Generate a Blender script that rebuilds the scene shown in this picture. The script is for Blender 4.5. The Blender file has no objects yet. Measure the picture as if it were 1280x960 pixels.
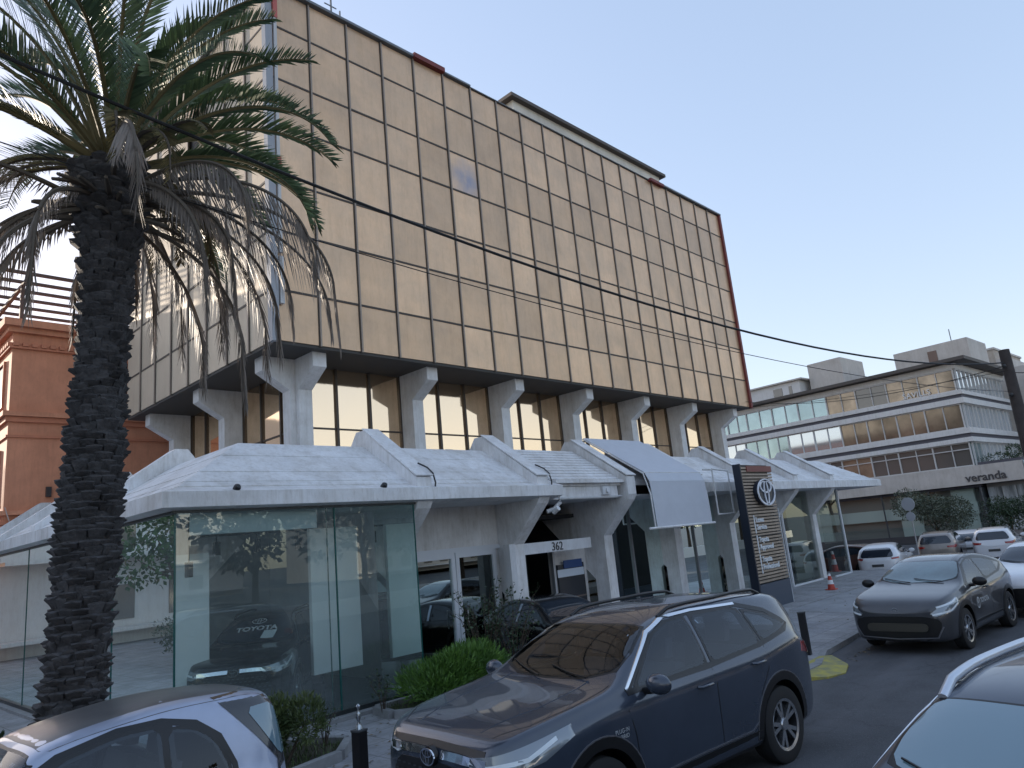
import bpy, bmesh, math, random
from mathutils import Vector, Matrix
from mathutils.bvhtree import BVHTree
R = math.radians
random.seed(7)
S = bpy.context.scene
COL = S.collection
# ---------------------------------------------------------------- camera
cd = bpy.data.cameras.new('camera'); cam = bpy.data.objects.new('camera', cd); COL.objects.link(cam)
S.camera = cam
cd.sensor_width = 36; cd.lens = 895.22/1280*36; cd.clip_end = 3000; cd.clip_start = .05
yaw, pit, rol = 0.81283173, 0.21726241, -0.09745102
fw = Vector((math.sin(yaw)*math.cos(pit), math.cos(yaw)*math.cos(pit), math.sin(pit)))
r0 = Vector((math.cos(yaw), -math.sin(yaw), 0)); u0 = r0.cross(fw)
rr = math.cos(rol)*r0 + math.sin(rol)*u0; uu = -math.sin(rol)*r0 + math.cos(rol)*u0
M = Matrix((rr, uu, -fw)).transposed().to_4x4()
M.translation = Vector((-7.88953, -14.94539, 2.65)); cam.matrix_world = M
# ---------------------------------------------------------------- world, sun, exposure
SUN_AZ = -9.0      # degrees from +Y towards +X
SUN_EL = 11.0
w = bpy.data.worlds.new('World'); S.world = w; w.use_nodes = True
nt = w.node_tree; nt.nodes.clear()
sky = nt.nodes.new('ShaderNodeTexSky'); sky.sky_type = 'NISHITA'; sky.sun_disc = False
sky.sun_elevation = R(SUN_EL); sky.sun_rotation = R(SUN_AZ); sky.air_density = 1.0; sky.dust_density = 1.0; sky.ozone_density = 1.0
bg = nt.nodes.new('ShaderNodeBackground'); bg.inputs[1].default_value = .15
ow = nt.nodes.new('ShaderNodeOutputWorld')
hs_ = nt.nodes.new('ShaderNodeHueSaturation'); hs_.inputs['Saturation'].default_value = 1.42; gm_ = nt.nodes.new('ShaderNodeGamma'); gm_.inputs[1].default_value = .40; nt.links.new(sky.outputs[0], gm_.inputs[0]); nt.links.new(gm_.outputs[0], hs_.inputs['Color']); mt_ = nt.nodes.new('ShaderNodeMixRGB'); mt_.blend_type = 'MULTIPLY'; mt_.inputs[0].default_value = 1; mt_.inputs[2].default_value = (1, .99, 1.11, 1); nt.links.new(hs_.outputs[0], mt_.inputs[1]); nt.links.new(mt_.outputs[0], bg.inputs[0]); nt.links.new(bg.outputs[0], ow.inputs[0])
sl = bpy.data.lights.new('sun', 'SUN'); sl.energy = 2.0; sl.angle = R(.6); sl.color = (1, .86, .70)
so = bpy.data.objects.new('sun', sl); COL.objects.link(so)
sd = Vector((math.sin(R(SUN_AZ))*math.cos(R(SUN_EL)), math.cos(R(SUN_AZ))*math.cos(R(SUN_EL)), math.sin(R(SUN_EL))))
so.rotation_euler = sd.to_track_quat('Z', 'Y').to_euler()
S.view_settings.view_transform = 'Standard'; S.view_settings.look = 'None'
S.view_settings.exposure = 2.06; S.view_settings.gamma = 1
S.render.engine = 'CYCLES'
# ---------------------------------------------------------------- materials
MATS = {}
def mat(name, col, rough=.6, dirt=0., metal=0., noise=0., nscale=3., bump=0., bscale=20., spec=.5, coat=0., col2=None, rand=0., streak=False, trans=0., emis=0.):
    if name in MATS: return MATS[name]
    m = bpy.data.materials.new(name); m.use_nodes = True; n = m.node_tree.nodes; l = m.node_tree.links
    b = n['Principled BSDF']
    b.inputs['Base Color'].default_value = (*col, 1); b.inputs['Roughness'].default_value = rough
    b.inputs['Metallic'].default_value = metal; b.inputs['Specular IOR Level'].default_value = spec
    b.inputs['Coat Weight'].default_value = coat; b.inputs['Coat Roughness'].default_value = .03
    if trans: b.inputs['Transmission Weight'].default_value = trans
    tc = n.new('ShaderNodeTexCoord'); cs = None
    if noise or col2:
        c2 = col2 or tuple(c*(1-noise) for c in col)
        mp = n.new('ShaderNodeMapping'); l.new(tc.outputs['Object'], mp.inputs[0])
        if streak: mp.inputs['Scale'].default_value = (1, 1, .12)
        t = n.new('ShaderNodeTexNoise'); t.inputs['Scale'].default_value = nscale; t.inputs['Detail'].default_value = 6
        t.inputs['Roughness'].default_value = .62
        l.new(mp.outputs[0], t.inputs['Vector'])
        rp = n.new('ShaderNodeValToRGB'); rp.color_ramp.elements[0].position = .35; rp.color_ramp.elements[1].position = .68
        rp.color_ramp.elements[0].color = (*c2, 1); rp.color_ramp.elements[1].color = (*col, 1)
        l.new(t.outputs[0], rp.inputs[0]); cs = rp.outputs[0]
    if dirt:
        if cs is None:
            rg0 = n.new('ShaderNodeRGB'); rg0.outputs[0].default_value = (*col, 1); cs = rg0.outputs[0]
        for sc_, (sx, sy, sz), lo, hi in ((1.0, (1, 1, 1), .42, .72), (5.0, (1, 1, .10), .48, .75), (16.0, (1, 1, .25), .5, .8)):
            mp2 = n.new('ShaderNodeMapping'); mp2.inputs['Scale'].default_value = (sx, sy, sz); l.new(tc.outputs['Object'], mp2.inputs[0])
            t3 = n.new('ShaderNodeTexNoise'); t3.inputs['Scale'].default_value = sc_; t3.inputs['Detail'].default_value = 8; t3.inputs['Roughness'].default_value = .7; l.new(mp2.outputs[0], t3.inputs['Vector'])
            m3 = n.new('ShaderNodeMapRange'); m3.inputs[1].default_value = lo; m3.inputs[2].default_value = hi; m3.inputs[3].default_value = 0; m3.inputs[4].default_value = dirt; l.new(t3.outputs[0], m3.inputs[0])
            x3 = n.new('ShaderNodeMixRGB'); x3.blend_type = 'MULTIPLY'; x3.inputs[2].default_value = (.52, .47, .40, 1); l.new(m3.outputs[0], x3.inputs[0]); l.new(cs, x3.inputs[1]); cs = x3.outputs[0]
    if rand:
        oi = n.new('ShaderNodeObjectInfo'); ge = n.new('ShaderNodeNewGeometry')
        ad = n.new('ShaderNodeMath'); ad.operation = 'ADD'; l.new(oi.outputs['Random'], ad.inputs[0]); l.new(ge.outputs['Random Per Island'], ad.inputs[1])
        fr = n.new('ShaderNodeMath'); fr.operation = 'FRACT'; l.new(ad.outputs[0], fr.inputs[0])
        mr = n.new('ShaderNodeMapRange'); l.new(fr.outputs[0], mr.inputs[0]); mr.inputs[3].default_value = 1-rand; mr.inputs[4].default_value = 1+rand
        hs = n.new('ShaderNodeHueSaturation'); l.new(mr.outputs[0], hs.inputs['Value'])
        if cs: l.new(cs, hs.inputs['Color'])
        else: hs.inputs['Color'].default_value = (*col, 1)
        cs = hs.outputs[0]
    if cs: l.new(cs, b.inputs['Base Color'])
    if bump:
        t2 = n.new('ShaderNodeTexNoise'); t2.inputs['Scale'].default_value = bscale; t2.inputs['Detail'].default_value = 5
        l.new(tc.outputs['Object'], t2.inputs['Vector'])
        bp = n.new('ShaderNodeBump'); bp.inputs['Strength'].default_value = bump; bp.inputs['Distance'].default_value = .02
        l.new(t2.outputs[0], bp.inputs['Height']); l.new(bp.outputs[0], b.inputs['Normal'])
    if emis:
        b.inputs['Emission Color'].default_value = (*col, 1); b.inputs['Emission Strength'].default_value = emis
    MATS[name] = m; return m

def clear_glass(name, tint, refl=.10, haze=0., rough=.0, ior=1.5, gcol=(.85, .97, .95)):
    """thin architectural glass: see-through tinted plus fresnel mirror"""
    if name in MATS: return MATS[name]
    m = bpy.data.materials.new(name); m.use_nodes = True; n = m.node_tree.nodes; l = m.node_tree.links; n.clear()
    o = n.new('ShaderNodeOutputMaterial'); mx = n.new('ShaderNodeMixShader'); tr = n.new('ShaderNodeBsdfTransparent'); gl = n.new('ShaderNodeBsdfGlossy')
    tr.inputs[0].default_value = (*tint, 1); gl.inputs['Roughness'].default_value = rough; gl.inputs[0].default_value = (*gcol, 1)
    f = n.new('ShaderNodeFresnel'); f.inputs[0].default_value = ior
    a = n.new('ShaderNodeMath'); a.operation = 'ADD'; a.use_clamp = True; a.inputs[1].default_value = refl
    l.new(f.outputs[0], a.inputs[0]); l.new(a.outputs[0], mx.inputs[0]); l.new(tr.outputs[0], mx.inputs[1]); l.new(gl.outputs[0], mx.inputs[2]); l.new(mx.outputs[0], o.inputs[0])
    if haze:  # hazy paleness painted in: pale diffuse film mixed over the glass
        df = n.new('ShaderNodeBsdfDiffuse'); df.inputs[0].default_value = (.62, .72, .72, 1); m2 = n.new('ShaderNodeMixShader'); tcg = n.new('ShaderNodeTexCoord'); tn = n.new('ShaderNodeTexNoise'); tn.inputs['Scale'].default_value = 1.3; tn.inputs['Detail'].default_value = 6
        rg_ = n.new('ShaderNodeMapRange'); rg_.inputs[3].default_value = haze*.5; rg_.inputs[4].default_value = haze*1.6; l.new(tcg.outputs['Object'], tn.inputs['Vector']); l.new(tn.outputs[0], rg_.inputs[0]); l.new(rg_.outputs[0], m2.inputs[0])
        l.new(mx.outputs[0], m2.inputs[1]); l.new(df.outputs[0], m2.inputs[2]); l.new(m2.outputs[0], o.inputs[0])
    MATS[name] = m; return m
def leafmat(name, col, col2, rough=.55):
    if name in MATS: return MATS[name]
    m = mat(name, col, rough, col2=col2, nscale=2.5, rand=.25); return m

# ---------------------------------------------------------------- mesh helpers
def link(name, me, m, parent=None):
    o = bpy.data.objects.new(name, me); COL.objects.link(o)
    if m is not None and not me.materials:
        for k in (m if isinstance(m, (list, tuple)) else [m]): me.materials.append(k)
    if parent is not None: o.parent = parent
    return o
def tag(o, label=None, cat=None, group=None, kind=None):
    if label: o['label'] = label
    if cat: o['category'] = cat
    if group: o['group'] = group
    if kind: o['kind'] = kind
    return o
def empty(name, loc=(0, 0, 0), rz=0, label=None, cat=None, group=None):
    o = bpy.data.objects.new(name, None); COL.objects.link(o); o.location = loc; o.rotation_euler = (0, 0, rz)
    o.empty_display_size = .2
    return tag(o, label, cat, group)
def finish(bm, name, m, parent=None, smooth=None, bevel=0):
    if bevel:
        es = [e for e in bm.edges if len(e.link_faces) == 2 and e.calc_face_angle(0) > .6]
        bmesh.ops.bevel(bm, geom=es, offset=bevel, segments=2, affect='EDGES', profile=.5)
    me = bpy.data.meshes.new(name); bmesh.ops.recalc_face_normals(bm, faces=bm.faces); bm.to_mesh(me); bm.free()
    if smooth is not None:
        me.polygons.foreach_set('use_smooth', [True]*len(me.polygons)); me.set_sharp_from_angle(angle=R(smooth))
    return link(name, me, m, parent)
def bbox(bm, x0, x1, y0, y1, z0, z1, mi=0, mx=None):
    vs = [bm.verts.new((x, y, z)) for x in (x0, x1) for y in (y0, y1) for z in (z0, z1)]
    if mx is not None:
        for v in vs: v.co = mx @ v.co
    for q in ((0, 1, 3, 2), (4, 6, 7, 5), (0, 4, 5, 1), (2, 3, 7, 6), (0, 2, 6, 4), (1, 5, 7, 3)):
        f = bm.faces.new([vs[i] for i in q]); f.material_index = mi
def box(name, x0, x1, y0, y1, z0, z1, m, parent=None, bevel=0):
    bm = bmesh.new(); bbox(bm, x0, x1, y0, y1, z0, z1); return finish(bm, name, m, parent, bevel=bevel)
def boxes(name, lst, m, parent=None, bevel=0):
    bm = bmesh.new()
    for b in lst: bbox(bm, *b)
    return finish(bm, name, m, parent, bevel=bevel)
def prism(bm, poly, fn, a, b, mi=0):
    """poly list of 2D; fn(u,v,t)->xyz; extruded t=a..b"""
    A = [bm.verts.new(fn(u, v, a)) for u, v in poly]; B = [bm.verts.new(fn(u, v, b)) for u, v in poly]
    n = len(poly)
    bm.faces.new(A).material_index = mi; bm.faces.new(B[::-1]).material_index = mi
    for i in range(n): bm.faces.new((A[i], A[(i+1) % n], B[(i+1) % n], B[i])).material_index = mi
def tube(bm, pts, r, n=8, taper=None, cap=True):
    pts = [Vector(p) for p in pts]; rings = []
    up = Vector((0, 0, 1))
    for i, p in enumerate(pts):
        d = (pts[min(i+1, len(pts)-1)] - pts[max(i-1, 0)]).normalized()
        a = d.cross(up) if abs(d.dot(up)) < .95 else d.cross(Vector((1, 0, 0)))
        a.normalize(); b = d.cross(a)
        ri = r if taper is None else taper[i]
        rings.append([bm.verts.new(p + (a*math.cos(t) + b*math.sin(t))*ri) for t in (2*math.pi*k/n for k in range(n))])
    for A, B in zip(rings, rings[1:]):
        for k in range(n): bm.faces.new((A[k], A[(k+1) % n], B[(k+1) % n], B[k]))
    if cap: bm.faces.new(rings[0][::-1]); bm.faces.new(rings[-1])
def tubeobj(name, pts, r, m, parent=None, n=8, taper=None):
    bm = bmesh.new(); tube(bm, pts, r, n, taper); return finish(bm, name, m, parent, smooth=50)
def lathe(bm, prof, mx=Matrix(), n=32, closed=False):
    """prof [(r, h)] around local Z"""
    rings = []
    for r_, h in prof:
        rings.append([bm.verts.new(mx @ Vector((r_*math.cos(2*math.pi*k/n), r_*math.sin(2*math.pi*k/n), h))) for k in range(n)])
    if closed: rings.append(rings[0])
    for A, B in zip(rings, rings[1:]):
        for k in range(n): bm.faces.new((A[k], A[(k+1) % n], B[(k+1) % n], B[k]))
    return rings
def text(name, s, size, mx, m, parent=None, depth=.01, align='CENTER', bold=0.):
    cu = bpy.data.curves.new(name, 'FONT'); cu.body = s; cu.size = size; cu.extrude = depth; cu.align_x = align; cu.offset = bold
    cu.resolution_u = 3
    t = bpy.data.objects.new('tmp', cu); COL.objects.link(t); dg = bpy.context.evaluated_depsgraph_get()
    me = bpy.data.meshes.new_from_object(t.evaluated_get(dg)); bpy.data.objects.remove(t)
    me.transform(mx); me.materials.clear(); me.name = name
    return link(name, me, m, parent)
def frame_mx(o, u, v):
    """matrix with local X->u, Y->v, Z->u x v at origin o"""
    u = Vector(u).normalized(); v = Vector(v).normalized(); w_ = u.cross(v)
    m = Matrix((u, v, w_)).transposed().to_4x4(); m.translation = Vector(o); return m
def emblem_bm(bm, a, b, mx, d=.02, t=None):
    """three interlocking ellipses, outer half axes a (width) b (height)"""
    t = t or .13*b
    def ring(cx, cy, ra, rb, th, sq=1.0):
        n = 40; V = []
        for k in range(n):
            c, s_ = math.cos(2*math.pi*k/n), math.sin(2*math.pi*k/n)
            V.append([bm.verts.new(mx @ Vector((cx+(ra-i*th)*c, cy+(rb-i*th*sq)*s_, z))) for i in (0, 1) for z in (0, d)])
        for k in range(n):
            A, B = V[k], V[(k+1) % n]
            for i, j in ((0, 1), (1, 3), (3, 2), (2, 0)): bm.faces.new((A[i], A[j], B[j], B[i]))
    ring(0, 0, a, b, t); ring(0, .42*b, .66*a, .50*b, t*.9); ring(0, -.03*b, .26*a, .93*b, t*.85)
DARK = lambda: mat('black_plastic', (.018, .018, .02), .45)
# ================================================================ GROUND
asph0 = mat('asphalt', (.088, .091, .10), .85, noise=.35, nscale=1.2, bump=.5, bscale=60)
asph = asph0.copy(); asph.name = 'asphalt_worn'; n = asph.node_tree.nodes; l = asph.node_tree.links; bs_ = n['Principled BSDF']; cur = bs_.inputs['Base Color'].links[0].from_socket
tca = n.new('ShaderNodeTexCoord')
vo = n.new('ShaderNodeTexVoronoi'); vo.feature = 'DISTANCE_TO_EDGE'; vo.inputs['Scale'].default_value = .28; nw = n.new('ShaderNodeTexNoise'); nw.inputs['Scale'].default_value = 1.5; nw.inputs['Detail'].default_value = 6
va = n.new('ShaderNodeVectorMath'); va.operation = 'MULTIPLY_ADD'; va.inputs[1].default_value = (1.6, 1.6, 0); l.new(tca.outputs['Object'], nw.inputs['Vector']); l.new(nw.outputs[1], va.inputs[0]); l.new(tca.outputs['Object'], va.inputs[2]); l.new(va.outputs[0], vo.inputs['Vector'])
cr = n.new('ShaderNodeMapRange'); cr.inputs[1].default_value = .001; cr.inputs[2].default_value = .010; cr.inputs[3].default_value = .30; cr.inputs[4].default_value = 0; l.new(vo.outputs[0], cr.inputs[0])
c1 = n.new('ShaderNodeMixRGB'); c1.inputs[2].default_value = (.012, .012, .014, 1); l.new(cr.outputs[0], c1.inputs[0]); l.new(cur, c1.inputs[1])
mpa = n.new('ShaderNodeMapping'); mpa.inputs['Scale'].default_value = (.10, 1.1, 1); l.new(tca.outputs['Object'], mpa.inputs[0]); ta = n.new('ShaderNodeTexNoise'); ta.inputs['Scale'].default_value = 1.3; ta.inputs['Detail'].default_value = 7; l.new(mpa.outputs[0], ta.inputs['Vector'])
ra = n.new('ShaderNodeMapRange'); ra.inputs[1].default_value = .45; ra.inputs[2].default_value = .7; ra.inputs[4].default_value = .55; l.new(ta.outputs[0], ra.inputs[0])
c2 = n.new('ShaderNodeMixRGB'); c2.inputs[2].default_value = (.125, .125, .135, 1); l.new(ra.outputs[0], c2.inputs[0]); l.new(c1.outputs[0], c2.inputs[1])  # pale streaks along the road: tyre tracks with a sunlit tone painted in
tf = n.new('ShaderNodeTexNoise'); tf.inputs['Scale'].default_value = 45; tf.inputs['Detail'].default_value = 3; l.new(tca.outputs['Object'], tf.inputs['Vector']); rf_ = n.new('ShaderNodeMapRange'); rf_.inputs[1].default_value = .6; rf_.inputs[2].default_value = .68; rf_.inputs[4].default_value = .35; l.new(tf.outputs[0], rf_.inputs[0])
c3 = n.new('ShaderNodeMixRGB'); c3.inputs[2].default_value = (.2, .2, .21, 1); l.new(rf_.outputs[0], c3.inputs[0]); l.new(c2.outputs[0], c3.inputs[1]); l.new(c3.outputs[0], bs_.inputs['Base Color'])
pave = mat('paving', (.40, .40, .41), .8, dirt=.5, noise=.3, nscale=1.5, bump=.3, bscale=30)
conc = mat('kerb_concrete', (.30, .30, .30), .8, noise=.3, nscale=4, bump=.3)
white = mat('white_render', (.72, .73, .75), .65, dirt=.3, noise=.12, nscale=2.2, bump=.15, bscale=14)
whitewarm = mat('white_column_render', (.74, .73, .72), .6, dirt=.45, noise=.14, nscale=1.6, bump=.12, bscale=12)
roadz = -.10
def sheet(name, poly, z, m, kind='structure', th=None):
    bm = bmesh.new()
    if th: prism(bm, poly, lambda u, v, t: (u, v, t), z-th, z)
    else: bm.faces.new([bm.verts.new((x, y, z)) for x, y in poly])
    o = finish(bm, name, m); o['kind'] = kind; return o
bm = bmesh.new(); rows_ = []
for x_, z_ in ((-900, -.03), (-.5, -.03), (4.5, roadz), (21, roadz), (29, -.52), (1200, -.52)): rows_.append([bm.verts.new((x_, y_, z_)) for y_ in (-900, 900)])
for A_, B_ in zip(rows_, rows_[1:]): bm.faces.new((A_[0], B_[0], B_[1], A_[1]))
o = finish(bm, 'road', asph); o['kind'] = 'structure'
# paving as a slab of laid tiles (joints in the material)
pt = pave.copy(); pt.name = 'paving_tiles'; n = pt.node_tree.nodes; l = pt.node_tree.links
bk = n.new('ShaderNodeTexBrick'); bk.offset = 0; bk.inputs['Scale'].default_value = 1; bk.inputs['Brick Width'].default_value = .6; bk.inputs['Row Height'].default_value = .6
bk.inputs['Mortar Size'].default_value = .008; bk.inputs['Mortar'].default_value = (.45, .45, .45, 1); bk.inputs['Color1'].default_value = (1, 1, 1, 1); bk.inputs['Color2'].default_value = (.86, .87, .9, 1)
tcn = n.new('ShaderNodeTexCoord'); l.new(tcn.outputs['Object'], bk.inputs[0])
mu = n.new('ShaderNodeMixRGB'); mu.blend_type = 'MULTIPLY'; mu.inputs[0].default_value = 1
src = n['Principled BSDF'].inputs['Base Color'].links[0].from_socket
l.new(src, mu.inputs[1]); l.new(bk.outputs[0], mu.inputs[2]); l.new(mu.outputs[0], n['Principled BSDF'].inputs['Base Color'])
sheet('pavement', [(-60, -9.0), (5.6, -9.0), (6.9, -8.6), (10.9, -8.3), (12.2, -7.4), (13.0, -5.2), (26.2, -5.2), (26.2, 40), (-60, 40)], 0, pt, th=.3)
sheet('forecourt', [(13.15, -5.2), (26.2, -5.2), (26.2, -8.0), (19, -8.6), (12.9, -8.4), (12.35, -7.4)], -.03, mat('forecourt_concrete', (.34, .35, .37), .75, dirt=.4, noise=.25, nscale=.8, bump=.2), th=.2)
kb = bmesh.new()
edge = [(-60, -9.0), (5.6, -9.0), (6.9, -8.6), (10.9, -8.3), (12.2, -7.4), (12.9, -5.3)]
for a, b in zip(edge, edge[1:]):
    a, b = Vector(a), Vector(b); L = (b-a).length; k = max(1, int(L/1.0)); t = (b-a).normalized(); nn = Vector((t.y, -t.x))
    for i in range(k):
        p, q = a+t*(L*i/k+.006), a+t*(L*(i+1)/k-.006)
        prism(kb, [(p.x, p.y), (q.x, q.y), (q.x+nn.x*.13, q.y+nn.y*.13), (p.x+nn.x*.13, p.y+nn.y*.13)], lambda u, v, z: (u, v, z), -.25, .004)
o = finish(kb, 'kerb', conc, bevel=.008); o['kind'] = 'structure'
# painted yellow ramp patch beside the bollard
yb = bmesh.new(); yp = [(4.5, -9.14), (4.9, -9.50), (5.4, -9.62), (6.0, -9.45), (6.45, -9.0), (6.3, -8.82), (5.4, -8.86)]
prism(yb, yp, lambda u, v, z: (u, v, z if z < -.1 else (.008 if v > -8.98 else max(roadz+.01, .004+(v+9.0)*.14))), -.3, 0)
o = finish(yb, 'kerb_ramp', mat('yellow_paint', (.42, .36, .06), .7, col2=(.20, .20, .11), nscale=5)); o['kind'] = 'structure'
soil = mat('soil', (.055, .045, .03), .9, noise=.4, nscale=6, bump=.6)
def bed(poly, name='planting_bed'):
    bm = bmesh.new(); prism(bm, poly, lambda u, v, z: (u, v, z), 0, .05); o = finish(bm, name, soil); o['kind'] = 'structure'
    kb = bmesh.new(); n_ = len(poly)
    for i in range(n_):
        a, b = Vector(poly[i]), Vector(poly[(i+1) % n_]); t = (b-a).normalized(); nn = Vector((t.y, -t.x))
        prism(kb, [(a.x-t.x*.0, a.y), (b.x, b.y), (b.x+nn.x*.12, b.y+nn.y*.12), (a.x+nn.x*.12, a.y+nn.y*.12)], lambda u, v, z: (u, v, z), 0, .13)
    o = finish(kb, 'bed_edging', conc, bevel=.02); o['kind'] = 'structure'
bedA = [(-14, -5.9), (-3.6, -5.9), (-2.2, -5.6), (-1.75, -5.1), (-2.0, -4.55), (-2.6, -4.1), (-3.0, -3.85), (-14, -3.85)]
bedB = [(-.3, -4.35), (.4, -4.95), (3.0, -5.1), (3.4, -4.8), (3.4, -3.75), (-.2, -3.75)]
bed(bedA); bed(bedB)

# ================================================================ MAIN BUILDING
WP = 1.2; WL = 1.24; Z0 = 7.788
ROWS = [0, 1.283, 2.812, 4.166, 5.746, 7.057, 8.611, 9.769]
BX, BY, ZT = 20*WP, 8*WL, Z0+9.769
bld = empty('office_building', (12, 5, 0), 0, 'bronze panelled office block on white Y-shaped columns above a white sawtooth canopy', 'building')
IB = Matrix.Translation((-12, -5, 0))
def bfin(o): o.matrix_parent_inverse = IB; return o      # children written in world coordinates
goldpanel = mat('bronze_panel', (.74, .485, .295), .36, dirt=.24, metal=.45, noise=.13, nscale=.9, rand=.14, bump=.05, bscale=1.2, col2=(.60, .41, .265))
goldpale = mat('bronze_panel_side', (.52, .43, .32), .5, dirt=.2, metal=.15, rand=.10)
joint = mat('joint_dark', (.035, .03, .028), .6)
mull = mat('mullion_bronze', (.27, .22, .18), .45, metal=.3)
alu = mat('aluminium', (.42, .43, .45), .4, metal=.6)
core = box('box_core', .05, BX-.02, .05, BY-.05, Z0+.02, ZT-.05, joint, bld); bfin(core)
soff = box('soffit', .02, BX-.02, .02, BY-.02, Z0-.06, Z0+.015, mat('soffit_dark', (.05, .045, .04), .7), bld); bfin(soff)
bluepanel = goldpanel.copy(); bluepanel.name = 'bronze_panel_blue_patch'; n = bluepanel.node_tree.nodes; l = bluepanel.node_tree.links  # panel copy with a soft blue-grey patch mixed into its colour
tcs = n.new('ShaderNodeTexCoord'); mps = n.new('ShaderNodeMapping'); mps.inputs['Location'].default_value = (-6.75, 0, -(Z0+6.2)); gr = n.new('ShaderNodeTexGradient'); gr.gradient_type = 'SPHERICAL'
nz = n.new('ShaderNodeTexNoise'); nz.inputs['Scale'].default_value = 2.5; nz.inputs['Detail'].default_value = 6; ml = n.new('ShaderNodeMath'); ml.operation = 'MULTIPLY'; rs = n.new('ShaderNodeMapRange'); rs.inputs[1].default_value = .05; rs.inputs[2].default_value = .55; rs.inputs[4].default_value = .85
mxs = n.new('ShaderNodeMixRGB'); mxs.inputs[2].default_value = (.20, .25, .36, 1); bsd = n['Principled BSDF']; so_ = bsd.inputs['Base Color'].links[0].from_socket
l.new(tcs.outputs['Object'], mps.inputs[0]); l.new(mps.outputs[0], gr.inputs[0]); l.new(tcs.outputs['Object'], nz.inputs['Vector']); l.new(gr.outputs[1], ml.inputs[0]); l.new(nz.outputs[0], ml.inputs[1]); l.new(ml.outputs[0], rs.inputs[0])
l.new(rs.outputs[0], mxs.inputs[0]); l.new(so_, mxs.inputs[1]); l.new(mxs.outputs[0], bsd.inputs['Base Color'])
pan = []
for c in range(20):
    for r in range(7):
        pan.append((math.hypot(c*WP+7.9, 15+Z0*.3+ROWS[r]*.6), 'F', c, r))
for c in range(8):
    for r in range(7):
        pan.append((math.hypot(c*WL+15, 8)*1.15+ROWS[r]*.3, 'L', c, r))
pan.sort()
rest = bmesh.new(); rp = random.Random(3)
def panel_bm(bm, side, c, r):
    g = .018; z0, z1 = Z0+ROWS[r]+g, Z0+ROWS[r+1]-g
    w_ = WP if side == 'F' else WL; a0, a1 = c*w_+g, (c+1)*w_-g
    t = [rp.uniform(-.006, .006) for _ in range(4)]
    cs = [(a0, z0), (a1, z0), (a1, z1), (a0, z1)]
    out = []
    for (a, z), dt in zip(cs, t):
        out.append((a, dt, z) if side == 'F' else (dt, a, z))
    inn = [((x, .045, z) if side == 'F' else (.045, y, z)) for x, y, z in out]
    A = [bm.verts.new(p) for p in out]; B = [bm.verts.new(p) for p in inn]
    bm.faces.new(A)
    for i in range(4): bm.faces.new((A[i], A[(i+1) % 4], B[(i+1) % 4], B[i]))
for k, (d, side, c, r) in enumerate(pan):
    if (side, c, r) == ('L', 3, 5): continue           # the open flap on the side face
    if k < 100 or (side, c, r) == ('F', 5, 4):
        bm = bmesh.new(); panel_bm(bm, side, c, r); bfin(finish(bm, 'cladding_panel', bluepanel if (side, c, r) == ('F', 5, 4) else (goldpanel if side == 'F' else goldpale), bld))
    else:
        n0 = len(rest.faces); panel_bm(rest, side, c, r); rest.faces.ensure_lookup_table()
        for i_ in range(n0, len(rest.faces)): rest.faces[i_].material_index = 0 if side == 'F' else 1
o = bfin(finish(rest, 'cladding', [goldpanel, goldpale], bld)); o['kind'] = 'stuff'
# open flap
bm = bmesh.new(); c, s_ = math.cos(-.5), math.sin(-.5)
prism(bm, [(3*WL+.1, 0), (4*WL-.1, 0), (4*WL-.1, .02), (3*WL+.1, .02)], lambda u, v, t: (-.02-v-(Z0+8.6-t)*.35, u, t), Z0+7.3, Z0+8.6)
bfin(finish(bm, 'open_window_flap', mat('flap', (.30, .20, .12), .5), bld))
# mullions
tb = bmesh.new()
for zr in ROWS[1:-1]:
    bbox(tb, .1, BX-.08, -.014, .02, Z0+zr-.028, Z0+zr+.028); bbox(tb, -.014, .02, .1, BY, Z0+zr-.028, Z0+zr+.028)
for c in range(1, 20): bbox(tb, c*WP-.022, c*WP+.004, -.012, .02, Z0, ZT)
for c in range(1, 8): bbox(tb, -.012, .02, c*WL-.05, c*WL-.029, Z0, ZT)
bfin(finish(tb, 'joint_seals', mat('seal_dark', (.05, .038, .03), .6), bld))
mb = bmesh.new()
for c in range(1, 20): bbox(mb, c*WP+.005, c*WP+.05, -.045, .03, Z0-.01, ZT)
for c in range(1, 8): bbox(mb, -.045, .03, c*WL-.028, c*WL+.022, Z0-.01, ZT)
bfin(finish(mb, 'mullions', mull, bld))
mb = bmesh.new()
bbox(mb, -.09, .10, -.09, .10, Z0-.04, ZT+.02)
bfin(finish(mb, 'corner_post', mat('corner_grey', (.30, .31, .33), .5, metal=.3), bld, bevel=.015))
bfin(boxes('corner_pipe', [(.14, .22, -.12, -.04, Z0+2.2, ZT-.9), (.13, .23, -.13, -.03, Z0+.9, Z0+2.1)], mat('pipe_white', (.5, .5, .5), .5), bld))
red = mat('oxide_red', (.20, .035, .03), .6, noise=.3)
for b_ in ((.12, .24, -.14, -.02, Z0+4.35, Z0+4.75), (.12, .24, -.14, -.02, ZT-1.0, ZT-.2)): bfin(box('corner_lamp', *b_, mat('lamp_red', (.45, .10, .08), .5), bld))
bfin(box('end_trim', BX-.07, BX+.10, -.10, .12, Z0-.05, ZT+.02, red, bld))
grm = mat('coping_grey', (.16, .17, .18), .5, metal=.3)
bfin(boxes('coping', [(-.1, 4.8, -.12, .3, ZT+.02, ZT+.10), (6.05, 7.2, -.10, .3, ZT+.02, ZT+.08), (7.2, 17.8, -.06, .3, ZT+.01, ZT+.04), (18.9, 24.1, -.12, .3, ZT+.03, ZT+.10), (-.12, .3, .31, BY, ZT+.02, ZT+.08)], grm, bld))
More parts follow.
